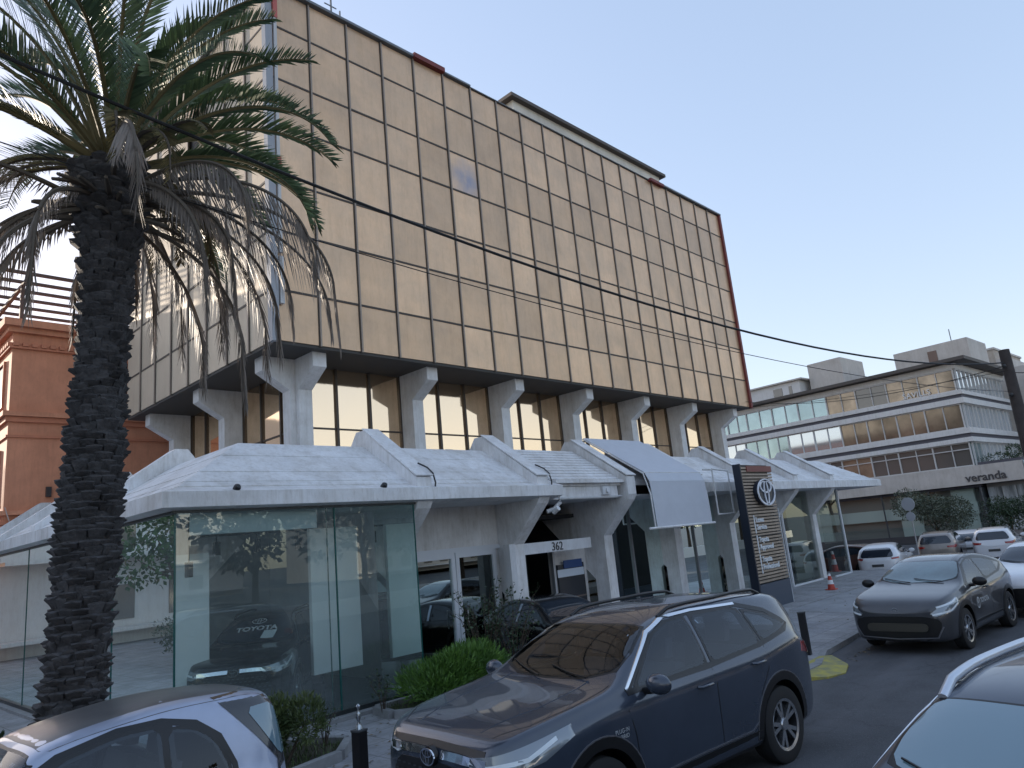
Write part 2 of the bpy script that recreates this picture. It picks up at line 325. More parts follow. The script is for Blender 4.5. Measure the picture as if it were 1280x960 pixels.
for b_ in ((4.81, 6.04, -.16, .3, ZT+.0, ZT+.16), (17.82, 18.86, -.16, .3, ZT-.05, ZT+.08)): bfin(box('coping_cover', *b_, red, bld))
bfin(boxes('roof_antenna', [(2.3, 2.34, .5, .54, ZT, ZT+1.3), (2.1, 2.5, .51, .53, ZT+.9, ZT+.93), (2.6, 2.63, .5, .54, ZT, ZT+.9)], grm, bld))
pent = bfin(box('penthouse', 13.1, 24.6, 3.25, 8.4, ZT-.1, 21.36, mat('penthouse_wall', (.80, .74, .64), .7, noise=.25, nscale=.9, streak=True), bld))
pr_ = box('penthouse_roof', 12.8, 24.9, 3.0, 8.8, 21.361, 21.52, mat('dark_slab', (.10, .085, .075), .7), pent, bevel=.03)

# Y columns carrying the box
def yarm(bm, c0, c1, fr, zk=6.92, zb=4.6):
    # profile in (d,z): d grows toward the street, 0 = box edge (negative inside)
    prism(bm, [(-1.0, zb), (-1.0, zk), (-.27, 7.36), (-.27, 7.73), (-1.55, 7.73), (-1.55, zb)], (lambda u, v, t: (t, -u, v)) if fr == 'F' else (lambda u, v, t: (-u, t, v)), c0, c1)
for k in range(7):
    x = 1.15+3.6*k; bm = bmesh.new(); yarm(bm, x, x+.38, 'F')
    if k == 0:
        yarm(bm, 1.15, 1.53, 'L'); 
    bfin(finish(bm, 'column', whitewarm, bld, bevel=.02))
for k in (1, 2):
    y = 1.2+3.72*k; bm = bmesh.new(); yarm(bm, y, y+.38, 'L'); bfin(finish(bm, 'column', whitewarm, bld, bevel=.02))
# ribbon of mirrored windows behind the columns
gold = mat('gold_mirror_glass', (.95, .70, .47), .06, metal=.92, rand=.05)
def ribbon(a0, a1, side, dep=1.6):
    f = (lambda u, v, t: (u, dep+t, v)) if side == 'F' else (lambda u, v, t: (dep+t, u, v))
    bm = bmesh.new(); n_ = 3; w_ = (a1-a0)/n_
    for i in range(n_+1):
        c = a0+w_*i; prism(bm, [(c-.035, 4.9), (c+.035, 4.9), (c+.035, 7.72), (c-.035, 7.72)], f, -.06, .05)
    prism(bm, [(a0, 6.05), (a1, 6.05), (a1, 6.09), (a0, 6.09)], f, -.035, .05)
    fr = bfin(finish(bm, 'window', mat('bronze_frame', (.075, .06, .05), .45, metal=.4), bld))
    for i in range(n_):
        for z0, z1 in ((4.9, 6.05), (6.09, 7.72)):
            bm = bmesh.new(); c = a0+w_*i; j = [rp.uniform(-.004, .004) for _ in range(4)]
            q = [(c+.035, z0), (c+w_-.035, z0), (c+w_-.035, z1), (c+.035, z1)]
            bm.faces.new([bm.verts.new(f(u, v, j[i2])) for i2, (u, v) in enumerate(q)])
            g_ = finish(bm, 'pane', gold, fr)
for k in range(-1, 6):
    a = 1.15+.38+3.6*k if k >= 0 else None
    if k >= 0: ribbon(a+.0, a+3.22, 'F')
ribbon(1.15+.38+21.6, 24, 'F')
ribbon(1.6, 1.2+3.72, 'L'); ribbon(5.3, 1.2+7.44, 'L'); ribbon(9.02, 9.9, 'L')
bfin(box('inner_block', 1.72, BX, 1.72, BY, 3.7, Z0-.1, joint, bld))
# podium flat roof
bfin(box('podium_roof', -1.68, 26.4, -1.68, 20, 4.62, 4.90, white, bld))
bfin(boxes('roof_duct', [(.9, 1.5, .1, .5, 4.92, 5.22), (4.95, 5.6, -.3, .3, 4.92, 5.2), (4.7, 4.95, -.35, .2, 4.92, 5.27)], mat('duct_blue_grey', (.13, .15, .18), .5), bld))

# canopy sweep (mitred at both corners)
canw = mat('canopy_white', (.84, .84, .85), .6, dirt=.48, noise=.16, nscale=1.8, bump=.12, bscale=10)
RXE = 24.9
def sweep(name, prof, x_from=None, x_to=None, left=True, right=True, m=canw, yend=20, parent=bld):
    """prof of (d,z); plan path: left wing (-d, yend)->(-d,-d)->(x_to,-d)"""
    bm = bmesh.new(); rows = []
    for d, z in prof:
        row = []
        dl_ = d+.16*(d-1.7)/1.9
        if left: row += [(-dl_, yend, z), (-dl_, -d, z)]
        else: row += [(x_from, -d, z)]
        if right: row += [(RXE+d, -d, z), (RXE+d, 4, z)]
        else: row += [(x_to, -d, z)]
        rows.append([bm.verts.new(p) for p in row])
    rows.append(rows[0])
    for A, B in zip(rows, rows[1:]):
        for i in range(len(A)-1): bm.faces.new((A[i], A[i+1], B[i+1], B[i]))
    bm.faces.new([r_[0] for r_ in rows[:-1]]); bm.faces.new([r_[-1] for r_ in rows[:-1]][::-1])
    return bfin(finish(bm, name, m, parent))
slope = [(1.70, 5.02), (3.28, 4.02), (3.28, 3.90), (3.1, 3.90), (1.70, 4.80)]
can = sweep('canopy', slope)
sweep('fascia', [(3.29, 4.0), (3.62, 3.90), (3.62, 3.66), (3.29, 3.60)], x_to=5.5, right=False)
sweep('fascia', [(3.29, 4.0), (3.62, 3.90), (3.62, 3.62), (3.29, 3.60)], x_from=12.6, left=False)
sweep('gutter', [(3.29, 4.06), (3.42, 4.06), (3.42, 3.97), (3.29, 3.97)], x_from=5.52, x_to=8.38, left=False, right=False)
sweep('fascia', [(3.20, 3.89), (3.26, 3.89), (3.26, 3.58), (3.20, 3.58)], x_from=5.52, x_to=8.2, left=False, right=False)
sweep('soffit', [(3.28, 3.60), (3.28, 3.64), (-1.6, 3.64), (-1.6, 3.60)], m=white)
for d_ in (2.15, 2.75, 3.08):
    zl = 5.02-(d_-1.70)*(1.0/1.58); sweep('roof_lap', [(d_, zl+.003), (d_+.07, zl+.003-.0443), (d_+.07, zl+.012-.0443), (d_, zl+.012)])
# corrugated cover on the third bay
bm = bmesh.new()
for i in range(11):
    t0 = i/11; a = (1.72+1.56*t0, 5.035-1.0*t0); b = (1.72+1.56*(t0+.8/11), 5.035-1.0*(t0+.8/11))
    prism(bm, [a, b, (b[0]+.02, b[1]+.035), (a[0]+.02, a[1]+.035)], lambda u, v, t: (t, -u, v), 5.5, 8.3)
bfin(finish(bm, 'roof_sheeting', canw, bld))
# fins with arms
def fin(bm, c0, c1, side, full=True):
    f = (lambda u, v, t: (t, -u, v)) if side == 'F' else (lambda u, v, t: (-u, t, v))
    if full: poly = [(2.5, 0), (2.5, 2.6), (3.42, 3.5), (3.50, 3.64), (3.50, 4.12), (1.72, 5.38), (1.45, 5.38), (1.1, 4.95), (1.1, 3.9), (.17, 3.28), (2.05, 1.45), (2.05, 0)]
    prism(bm, poly, f, c0, c1)
for k in range(7):
    x = 1.15+3.6*k; bm = bmesh.new(); fin(bm, x, x+.38, 'F')
    bfin(finish(bm, 'canopy_fin', canw, bld, bevel=.025))
for k in range(0, 5):
    y = 1.3+3.72*k; bm = bmesh.new(); fin(bm, y, y+.38, 'L'); bfin(finish(bm, 'canopy_fin', canw, bld, bevel=.025))
# coping metal on fins + conduits
cb = bmesh.new()
for k in range(7):
    x = 1.15+3.6*k
    prism(cb, [(3.53, 4.14), (1.72, 5.405), (1.72, 5.43), (3.55, 4.16)], lambda u, v, t: (t, -u, v), x-.03, x+.41)
    bfin(finish(cb, 'fin_coping', canw, bld)); cb = bmesh.new()
cab = DARK()
for x in (1.15, 4.75):
    bfin(tubeobj('fin_cable', [(x+.3, -3.2, 4.45), (x+.38, -3.4, 4.33), (x+.42, -3.52, 4.2), (x+.44, -3.56, 4.0), (x+.4, -3.56, 3.8)], .018, cab, bld, 5))
for x in (-2.6, .3, -.9):
    bm = bmesh.new(); lathe(bm, [(0, 0), (.05, 0), (.06, .08), (.035, .12), (0, .12)], Matrix.Translation((x, -3.52, 3.93)) @ Matrix.Rotation(R(70), 4, 'X'), 12)
    if x != -.9: bfin(finish(bm, 'spotlight', cab, bld))
    else: bm.free()
# downpipe and camera under the end of the fascia
bfin(tubeobj('downpipe', [(5.45, -3.5, 3.66), (5.5, -3.5, 3.5), (5.35, -3.4, 3.35), (5.2, -3.3, 3.3)], .05, white, bld, 8))
bm = bmesh.new(); lathe(bm, [(0, 0), (.055, .01), (.06, .2), (0, .21)], Matrix.Translation((5.2, -3.5, 3.25)) @ Matrix.Rotation(R(60), 4, 'X'), 12)
bfin(finish(bm, 'security_camera', white, bld, smooth=40))
bm = bmesh.new(); bbox(bm, 7.45, 7.8, -3.34, -3.22, 3.66, 3.88); lathe(bm, [(0, .0), (.07, .0), (.07, .06), (0, .06)], Matrix.Translation((7.62, -3.34, 3.77)) @ Matrix.Rotation(R(90), 4, 'X'), 16)
bfin(finish(bm, 'alarm_box', white, bld))

# ---------- showroom glazing
sg = clear_glass('showroom_glass', (.86, .95, .94), .065, haze=.09)
gedge = mat('glass_edge', (.02, .10, .09), .2)
def pane(name, p0, p1, z0, z1, m, parent=bld, th=.012):
    a, b = Vector(p0), Vector(p1); t = (b-a).normalized(); nn = Vector((t.y, -t.x))*th
    bm = bmesh.new(); prism(bm, [(a.x, a.y), (b.x, b.y), (b.x+nn.x, b.y+nn.y), (a.x+nn.x, a.y+nn.y)], lambda u, v, z: (u, v, z), z0, z1)
    return bfin(finish(bm, name, m, parent))
YG = -3.38
for a, b in (((-3.50, YG), (-.72, YG)), ((-.68, YG), (1.10, YG)), ((1.12, YG), (1.12, -2.0)), ((-3.50, YG+.02), (-3.50, -.6)), ((-3.50, -.56), (-3.50, 2.4)), ((-3.50, 2.44), (-3.50, 5.4)), ((-3.50, 5.44), (-3.50, 8.4)), ((-3.50, 8.44), (-3.50, 11.4))):
    # single sheet glass
    a_, b_ = Vector(a), Vector(b); bm = bmesh.new()
    bm.faces.new([bm.verts.new(p) for p in ((a_.x, a_.y, .12), (b_.x, b_.y, .12), (b_.x, b_.y, 3.60), (a_.x, a_.y, 3.60))])
    g_ = bfin(finish(bm, 'showroom_pane', sg, bld))
for b_ in [(-.712, -.688, YG-.012, YG+.012, .1, 3.6), (-3.512, -3.487, YG-.01, YG+.014, .1, 3.6), (1.105, 1.125, YG-.01, YG+.01, .1, 3.6), (-.86, -.84, YG+.02, YG+.03, .1, 3.6), (-3.512, -3.49, -.59, -.57, .1, 3.6), (-3.512, -3.49, 2.41, 2.43, .1, 3.6), (-3.512, -3.49, 5.41, 5.43, .1, 3.6)]: bfin(box('glass_joint', *b_, gedge, bld))
bfin(boxes('glass_rail', [(-3.56, 1.16, YG-.05, YG+.03, 3.585, 3.655), (-3.56, -3.46, YG+.04, 20, 3.585, 3.655), (-3.55, 1.14, YG-.04, YG+.02, .06, .13), (-3.55, -3.46, YG+.03, 20, .06, .13)], mat('rail_dark', (.05, .055, .055), .4, metal=.5), bld))
bfin(boxes('plinth', [(-3.7, 1.3, -3.6, -2.0, -.05, .06), (-3.7, -2.0, -2.0, 20, -.05, .06)], conc, bld))
tile = mat('showroom_floor', (.16, .18, .19), .18, noise=.1)
bfin(box('showroom_floor', -3.3, 24, -1.99, 12, -.04, .065, tile, bld)); 
bfin(boxes('showroom_floor', [(-3.3, 1.1, -3.3, -2.0, .05, .066)], tile, bld))
inw = mat('interior_wall', (.42, .45, .45), .8, noise=.1)
inwhite = mat('interior_white', (.82, .86, .86), .6)
bfin(boxes('interior_wall', [(-3.3, 24, 9.0, 9.2, .06, 3.6), (1.62, 1.75, -1.5, 9, .06, 3.6), (-3.3, 1.6, 3.6, 3.75, .06, 3.6)], inw, bld))
bfin(boxes('display_panel', [(-3.12, -2.2, -1.55, -1.40, .07, 3.0), (-3.12, -3.0, -1.39, -.6, .07, 3.0), (-.35, .75, -1.9, -1.8, .55, 3.3)], inwhite, bld))
bfin(box('roller_blind', -3.2, -.95, -3.2, -3.17, 3.25, 3.56, mat('blind_white', (.55, .62, .62), .7), bld))
# track with spotlights
trk = boxes('light_track', [(-2.2, .9, -1.2, -1.16, 3.3, 3.34), (-2.0, -1.96, 1.0, 4, 3.3, 3.34)], DARK(), bld); bfin(trk)
for x in (-1.9, -1.1, -.2, .6):
    bfin(boxes('track_spotlight', [(x-.05, x+.05, -1.24, -1.12, 2.95, 3.2), (x-.01, x+.01, -1.19, -1.17, 3.2, 3.3)], DARK(), bld))
for x, y in ((-2.9, -2.4), (-2.95, -.5)):
    bfin(boxes('track_spotlight', [(x-.05, x+.05, y-.05, y+.05, 2.6, 2.85), (x-.008, x+.008, y-.01, y+.01, 2.85, 3.6)], DARK(), bld))
# ---------- door bay between the first and second fins
dglass = clear_glass('dark_glass', (.07, .08, .085), .20)
framew = mat('door_frame_white', (.62, .64, .67), .45)
bfin(boxes('door_wall', [(1.54, 4.74, -1.99, -1.8, 2.62, 3.6), (1.54, 1.96, -1.98, -1.8, 0, 2.61), (4.62, 4.74, -1.98, -1.8, 0, 2.61)], whitewarm, bld))
bfin(box('header', 1.96, 4.74, -2.04, -2.0, 2.55, 2.66, framew, bld))
for i, x0 in enumerate((1.98, 3.30)):
    x1 = x0+1.30
    dr = bfin(boxes('door', [(x0, x0+.11, -2.03, -1.93, .02, 2.55), (x1-.11, x1, -2.03, -1.93, .02, 2.55), (x0+.11, x1-.11, -2.03, -1.93, 2.43, 2.55), (x0+.11, x1-.11, -2.03, -1.93, .02, .16)], framew, bld))
    bm = bmesh.new(); bm.faces.new([bm.verts.new(p) for p in ((x0+.1, -1.98, .1), (x1-.1, -1.98, .1), (x1-.1, -1.98, 2.45), (x0+.1, -1.98, 2.45))])
    g_ = finish(bm, 'pane', dglass, dr)
    h_ = tubeobj('handle', [(x1-.2 if i == 0 else x0+.2, -2.09, .9), (x1-.2 if i == 0 else x0+.2, -2.09, 1.3)], .016, alu, dr, 6)
# ---------- entrance bay
bfin(box('pillar_panel', 4.55, 4.74, -2.56, -2.35, 0, 2.62, white, bld))
bfin(boxes('entrance_beam', [(5.13, 7.75, -2.5, -2.3, 2.33, 2.6)], white, bld, bevel=.01))
bfin(text('house_number', '362', .30, frame_mx((6.35, -2.51, 2.36), (1, 0, 0), (0, 0, 1)), DARK(), bld, .006))
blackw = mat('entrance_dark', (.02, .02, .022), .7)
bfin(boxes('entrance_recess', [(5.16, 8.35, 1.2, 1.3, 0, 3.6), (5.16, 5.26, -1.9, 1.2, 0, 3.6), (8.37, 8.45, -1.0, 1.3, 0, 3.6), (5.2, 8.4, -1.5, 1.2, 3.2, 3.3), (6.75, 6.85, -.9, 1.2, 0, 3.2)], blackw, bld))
bfin(boxes('entrance_wall', [(6.95, 8.36, -1.75, -1.6, 0, 2.33)], whitewarm, bld))
bfin(boxes('entrance_post', [(6.86, 6.94, -1.85, -1.75, 0, 2.33)], alu, bld))
bd = bfin(box('notice_board', 7.05, 8.15, -1.83, -1.76, .9, 1.95, mat('board_dark', (.03, .032, .038), .3), bld))
for nm, b, m in (('notice_strip', (7.0, 8.1, -1.86, -1.835, 1.62, 1.82), mat('strip_white', (.55, .6, .66), .5)), ('notice_strip', (7.28, 8.05, -1.86, -1.835, 1.84, 2.05), mat('strip_blue', (.03, .07, .20), .5)), ('notice_strip', (7.05, 8.12, -1.85, -1.835, 1.05, 1.09), mat('strip_brown', (.16, .12, .10), .5))):
    k = box(nm, *b, m, bd)
# ---------- shop glazing of the remaining bays
shop = clear_glass('shop_glass', (.13, .11, .09), .32)
blind = mat('blind_grey', (.30, .31, .30), .7)
for k in (2, 3, 4, 5):
    x0 = 1.15+3.6*k+.38; x1 = x0+3.22
    bm = bmesh.new(); bm.faces.new([bm.verts.new(p) for p in ((x0, -1.95, .1), (x1, -1.95, .1), (x1, -1.95, 3.6), (x0, -1.95, 3.6))])
    bfin(finish(bm, 'shop_window', shop, bld))
    bs = bmesh.new()
    xs0 = x1-1.55
    for i in range(60): bbox(bs, xs0, x1-.1, -1.80, -1.77, .12+i*.055, .12+i*.055+.045)
    bfin(finish(bs, 'window_blind', blind, bld))
    bfin(boxes('window_frame', [(xs0-.06, xs0, -2.0, -1.9, .1, 3.6), (x0, x1, -2.0, -1.9, 0, .1)], mat('frame_grey', (.2, .2, .21), .5), bld))
bfin(boxes('shelving', [(10, 11.8, 2.5, 3.0, .4+.45*i, .44+.45*i) for i in range(6)] + [(14, 17, 2.8, 3.2, .4+.5*i, .45+.5*i) for i in range(5)], mat('shelf_warm', (.5, .36, .2), .6), bld))
# end screen: white framed glazing past the last fin
es = bfin(boxes('screen_frame', [(24.92, 25.02, -2.85, -2.75, 0, 3.62), (23.2, 24.92, -2.84, -2.78, 0, .06), (19.6, 22.4, -2.62, -2.55, 0, .06), (19.55, 19.62, -2.62, -2.55, 0, 3.6)], framew, bld))
for q in (((23.2, -2.6), (24.95, -2.8)), ((19.6, -2.58), (22.7, -2.4))):
    (ax, ay), (bx_, by_) = q; bm = bmesh.new(); bm.faces.new([bm.verts.new(p) for p in ((ax, ay, .06), (bx_, by_, .06), (bx_, by_, 3.6), (ax, ay, 3.6))])
    g_ = bfin(finish(bm, 'screen_glass', clear_glass('screen_glass', (.72, .76, .74), .03), bld))
bfin(box('blind_panel', 20.9, 22.5, -2.2, -2.15, .1, 3.4, mat('blind_green_grey', (.30, .32, .29), .7), bld))
# ---------- white mesh banner across the fourth bay
ban = empty('banner_screen', (10.4, -3.6, 3.4), 0, 'white mesh screen stretched over a frame on the canopy beside the entrance', 'banner')
bi = Matrix.Translation((-10.4, 3.6, -3.4))
bmsh = mat('banner_mesh', (.56, .58, .63), .75, noise=.06, bump=.1, bscale=60)
bm = bmesh.new()
prof = [(1.68, 5.50), (3.66, 4.22), (3.80, 3.95), (3.84, 3.30), (3.86, 2.70)]
for a, b in zip(prof, prof[1:]): prism(bm, [a, b, (b[0]-.015, b[1]-.015), (a[0]-.015, a[1]-.015)], lambda u, v, t: (t, -u, v), 9.0, 11.95)
k = finish(bm, 'mesh_sheet', bmsh, ban, smooth=30); k.matrix_parent_inverse = bi
fr = bmesh.new()
for x in (8.96, 10.5, 11.99): tube(fr, [(x, -1.68, 5.46), (x, -3.64, 4.18), (x, -3.80, 3.6), (x, -3.82, 2.68)], .022, 6)
tube(fr, [(8.6, -3.86, 2.67), (12.1, -3.86, 2.67)], .035, 6); tube(fr, [(8.96, -3.66, 4.2), (11.99, -3.66, 4.2)], .02, 6)
k = finish(fr, 'frame', canw, ban); k.matrix_parent_inverse = bi
fr = bmesh.new()
for p, q in (((12.6, -3.75, 4.3), (12.6, -3.75, 2.9)), ((12.6, -3.75, 2.9), (13.6, -3.75, 2.9)), ((13.6, -3.75, 4.25), (13.6, -3.75, 2.9)), ((12.6, -3.75, 4.3), (13.6, -3.75, 4.25)), ((12.6, -3.75, 4.28), (12.3, -3.6, 4.3))): tube(fr, [p, q], .028, 6)
k = finish(fr, 'side_frame', canw, ban); k.matrix_parent_inverse = bi
# ================================================================ ORANGE HOUSE (behind, left)
terra = mat('terracotta_render', (.74, .32, .185), .8, dirt=.3, noise=.15, nscale=1.2, bump=.1)
terra2 = mat('terracotta_trim', (.62, .24, .135), .8, noise=.15)
ob = empty('terracotta_house', (-2.64, 13, 0), 0, 'terracotta rendered house with banded cornices and a roof pergola behind the palm', 'house')
k = box('wall', 0, 30, 0, 18, 0, 11.5, terra, ob)
def corn(z, h, d, nm='cornice', m=terra): return box(nm, -d, 30, -d, 18, z, z+h, m, ob, bevel=.02)
corn(11.2, .18, .16); corn(11.38, .25, .32); boxes('cornice', [(-.10, 30, -.10, 18, 10.65, 10.72)], terra2, ob)
bmx = bmesh.new()
for i in range(110): bbox(bmx, i*.27, i*.27+.16, -.14, -.005, 10.73, 10.86)
for i in range(60): bbox(bmx, -.14, -.005, i*.27, i*.27+.16, 10.73, 10.86)
o = finish(bmx, 'dentils', terra2, ob); o['kind'] = 'stuff'
corn(8.30, .16, .20); corn(8.12, .17, .10, m=terra2); corn(7.6, .08, .06, m=terra2)
corn(5.05, .14, .14); corn(4.75, .12, .08, m=terra2); corn(4.45, .08, .05, m=terra2)
winm = mat('house_window', (.02, .022, .026), .1)
for x0, x1, y0, y1, z0, z1 in ((-.02, .12, .9, 2.0, 8.75, 10.3), (-.02, .12, 3.2, 4.3, 8.75, 10.3), (-.02, .12, .9, 2.0, 5.5, 7.2), (-.02, .12, 3.2, 4.3, 5.5, 7.2), (2.75, 3.6, -.02, .1, 8.75, 10.5), (5.5, 6.4, -.02, .1, 8.75, 10.5)):
    w_ = box('window', x0, x1, y0, y1, z0, z1, winm, ob)
    if x1-x0 < .2: boxes('frame', [(x0-.05, x0+.02, y0-.08, y0, z0-.08, z1+.08), (x0-.05, x0+.02, y1, y1+.08, z0-.08, z1+.08), (x0-.05, x0+.02, y0, y1, z1, z1+.08), (x0-.07, x0+.02, y0, y1, z0-.08, z0)], terra2, w_)
    else: boxes('frame', [(x0-.08, x0, y0-.05, y0+.02, z0-.08, z1+.08), (x1, x1+.08, y0-.05, y0+.02, z0-.08, z1+.08), (x0, x1, y0-.05, y0+.02, z1, z1+.08), (x0, x1, y0-.07, y0+.02, z0-.08, z0)], terra2, w_)
wp = mat('pergola_wood', (.12, .075, .06), .7)
for i in range(9): box('pergola_slat', -.5, 26, .1+i*.95, .22+i*.95, 13.42, 13.52, wp, ob)
for x in (.35, 4.5, 9, 14, 20):
    bm = bmesh.new(); bbox(bm, x, x+.12, -.1, 8.2, 13.28, 13.40)
    for y in (1.0, 5): bbox(bm, x, x+.12, y, y+.12, 11.6, 13.28)
    finish(bm, 'pergola_frame', wp, ob)
box('wall_lamp', 1.15, 1.3, -.12, -.0, 5.62, 5.95, mat('lamp_case', (.04, .03, .03), .5), ob)
tubeobj('cable', [(.0, -.2, 5.3), (.15, -.22, 4.8), (.45, -.22, 4.6), (.8, -.2, 4.75), (1.15, -.1, 5.25)], .018, mat('cable_pale', (.5, .4, .35), .6), ob, 5)

# foliage
def leaf_blob(bm, blobs, n, size, rnd, aspect=.55, up=.0, jit=.35):
    """leaf quads scattered in the shells of several ellipsoids"""
    tot = sum(b[3]*b[4]*b[5] for b in blobs)
    for (cx, cy, cz, ra, rb, rc) in blobs:
        k = int(n*ra*rb*rc/tot)
        for _ in range(k):
            v = Vector((rnd.gauss(0, 1), rnd.gauss(0, 1), rnd.gauss(0, 1))).normalized()
            rad = rnd.uniform(.25, 1)**.45 * (1+rnd.gauss(0, .07))
            p = Vector((cx+v.x*ra*rad, cy+v.y*rb*rad, cz+v.z*rc*rad))
            d = (v + Vector((rnd.gauss(0, jit*1.6), rnd.gauss(0, jit*1.6), rnd.gauss(0, jit*1.6)+up))).normalized()
            s_ = size*rnd.uniform(.6, 1.3)
            a = d.cross(Vector((rnd.gauss(0, 1), rnd.gauss(0, 1), rnd.gauss(0, 1)))).normalized()
            q = [p, p+d*s_*.5+a*s_*aspect*.5, p+d*s_, p+d*s_*.5-a*s_*aspect*.5]
            bm.faces.new([bm.verts.new(c) for c in q])
# ================================================================ TERRACED BLOCK AT THE END OF THE STREET
vb = empty('terraced_office_block', (55.9, -2.0, 0), R(86), 'pale stone block with three glazed bands, a dark roof edge and a lower-case shop sign', 'building')
stone = mat('pale_stone', (.62, .57, .52), .75, dirt=.3, noise=.12, nscale=.6)
vwhite = mat('band_white', (.78, .76, .74), .6, dirt=.3, noise=.08, nscale=.5)
stripe = mat('stripe_dark', (.09, .085, .10), .6)
LN = 34; DP = 13
box('wall', .3, LN, -DP, -.6, -1, 13.0, mat('core_grey', (.22, .21, .20), .7), vb)
def band(z0, z1, d, m, nm): return box(nm, -d, LN, -DP, d, z0, z1, m, vb)
band(9.85, 10.28, .35, vwhite, 'parapet'); band(10.29, 10.55, .22, stripe, 'stripe'); band(10.56, 10.85, .35, vwhite, 'parapet')
band(6.85, 7.2, .35, vwhite, 'parapet'); band(7.21, 7.50, .22, stripe, 'stripe'); band(7.51, 7.92, .35, vwhite, 'parapet')
band(3.62, 5.02, .35, stone, 'fascia'); box('fascia', -3.1, -.36, -8, .34, 3.62, 5.01, stone, vb); box('podium', -3.0, -.3, -8, -.5, -1, 3.61, mat('core_grey', (.22, .21, .20), .7), vb)
for i_ in range(3): box('curtain_window', -3.1+i_*.95, -3.1+i_*.95+.88, -.49, -.42, .1, 3.3, mat('curtain_window', (.5, .52, .52), .25, col2=(.12, .13, .13), nscale=3, streak=True), vb); band(3.40, 3.61, .1, stripe, 'stripe')
box('roof', -1.2, LN, -DP, 1.0, 13.08, 13.34, mat('dark_slab', (.1, .085, .075), .7), vb, bevel=.03)
box('ceiling_band', -.2, LN, -DP, .2, 12.62, 13.04, vwhite, vb)
gA = mat('window_bluegreen', (.42, .54, .56), .08, metal=.75, noise=.25, nscale=.5, rand=.12); gB = mat('window_amber', (.46, .35, .25), .10, metal=.5, noise=.5, nscale=.6, rand=.35); gC = mat('window_pale', (.70, .74, .78), .06, metal=.8); gD = mat('window_dark', (.22, .20, .18), .08, metal=.4)
vf = mat('frame_pale', (.62, .60, .58), .5)
rv = random.Random(5)
for (z0, z1, seq) in ((10.86, 12.61, 'BBDBAAAAAAAA'), (7.93, 9.84, 'BBBBCCAACCBC'), (5.03, 6.84, 'DDDBDCBCCDCC')):
    x = 0.0
    for i, g in enumerate(seq):
        w_ = 2.35+rv.uniform(-.25, .35) if i else 2.6
        gm = {'A': gA, 'B': gB, 'C': gC, 'D': gD}[g]
        nn = 2
        wd = boxes('window', [(x, x+.09, .05, .17, z0, z1), (x+.09, x+w_, .05, .16, z1-.08, z1), (x+.09, x+w_, .05, .16, z0, z0+.07)] + [(x+w_/2-.03, x+w_/2+.03, .05, .15, z0+.07, z1-.08)] + ([(x+.09, x+w_, .06, .15, z1-.55, z1-.48)] if z0 < 6 else []), vf, vb)
        box('pane', x+.02, x+w_, -.02, .055, z0+.02, z1-.02, gm, wd)
        x += w_
    # short end facing the street
    for i in range(6):
        y1 = -i*2.1; y0 = y1-2.1
        wd = boxes('window', [(-.17, -.05, y1-.08, y1, z0, z1), (-.16, -.05, y0, y1-.08, z1-.07, z1), (-.16, -.05, y0, y1-.08, z0, z0+.07), (-.15, -.05, y0+1.0, y0+1.06, z0+.07, z1-.07)], vf, vb)
        box('pane', -.056, .02, y0+.02, y1-.02, z0+.02, z1-.02, gC if i > 0 or z0 > 6 else gA, wd)
# ground floor glass with a pale mid band
for i in range(9):
    x0 = i*3.6
    wd = boxes('shop_window', [(x0, x0+.08, .02, .12, -.5, 3.4), (x0+.08, x0+3.6, .02, .1, -.5, .12)], mat('frame_dark', (.05, .05, .055), .5), vb)
    bm = bmesh.new(); bm.faces.new([bm.verts.new(p) for p in ((x0+.02, .01, .1), (x0+3.62, .01, .1), (x0+3.62, .01, 3.39), (x0+.02, .01, 3.39))]); finish(bm, 'pane', clear_glass('far_glass', (.80, .85, .83), .05), wd)
box('mezzanine_band', .5, LN, -.57, -.2, 1.45, 2.35, mat('mezz', (.55, .60, .57), .6), vb)
for x in (.6, 4.6, 12, 19, 26): box('shop_column', x, x+1.6, -.59, -.3, -.5, 3.38, mat('mezz2', (.50, .55, .52), .6), vb)
for i in range(4): 
    wd = box('shop_window', -.04, .02, -3.1*i-3.05, -3.1*i, .1, 3.38, gC if i < 2 else gA, vb)
text('shop_sign', 'veranda', .85, frame_mx((-.6, .36, 3.85), (-1, 0, 0), (0, 0, 1)), mat('sign_dark', (.08, .07, .07), .5), vb, .05, 'CENTER', .012)
text('window_sign', 'SAVILLS', .62, frame_mx((2.9, .2, 10.98), (-1, 0, 0), (0, 0, 1)), mat('sign_white', (.8, .8, .8), .5), vb, .02)
box('side_sign', -5.4, -3.15, -.1, .3, 3.7, 4.98, mat('sign_board', (.62, .68, .74), .6), vb)
text('side_sign_text', 'Pan\nDor', .62, frame_mx((-3.9, .31, 4.42), (-1, 0, 0), (0, 0, 1)), mat('sign_dark', (.08, .07, .07), .5), vb, .02)
# planter with greenery on the first terrace end
box('planter', -3.0, -.2, -.6, .1, 5.02, 5.22, stripe, vb)
bm = bmesh.new(); leaf_blob(bm, [(-1.6, -.2, 5.4, 1.5, .35, .35), (-2.6, -.3, 5.7, .6, .4, .55)], 900, .14, random.Random(3)); finish(bm, 'planter_greenery', mat('leaf_planter', (.05, .08, .04), .6), vb)
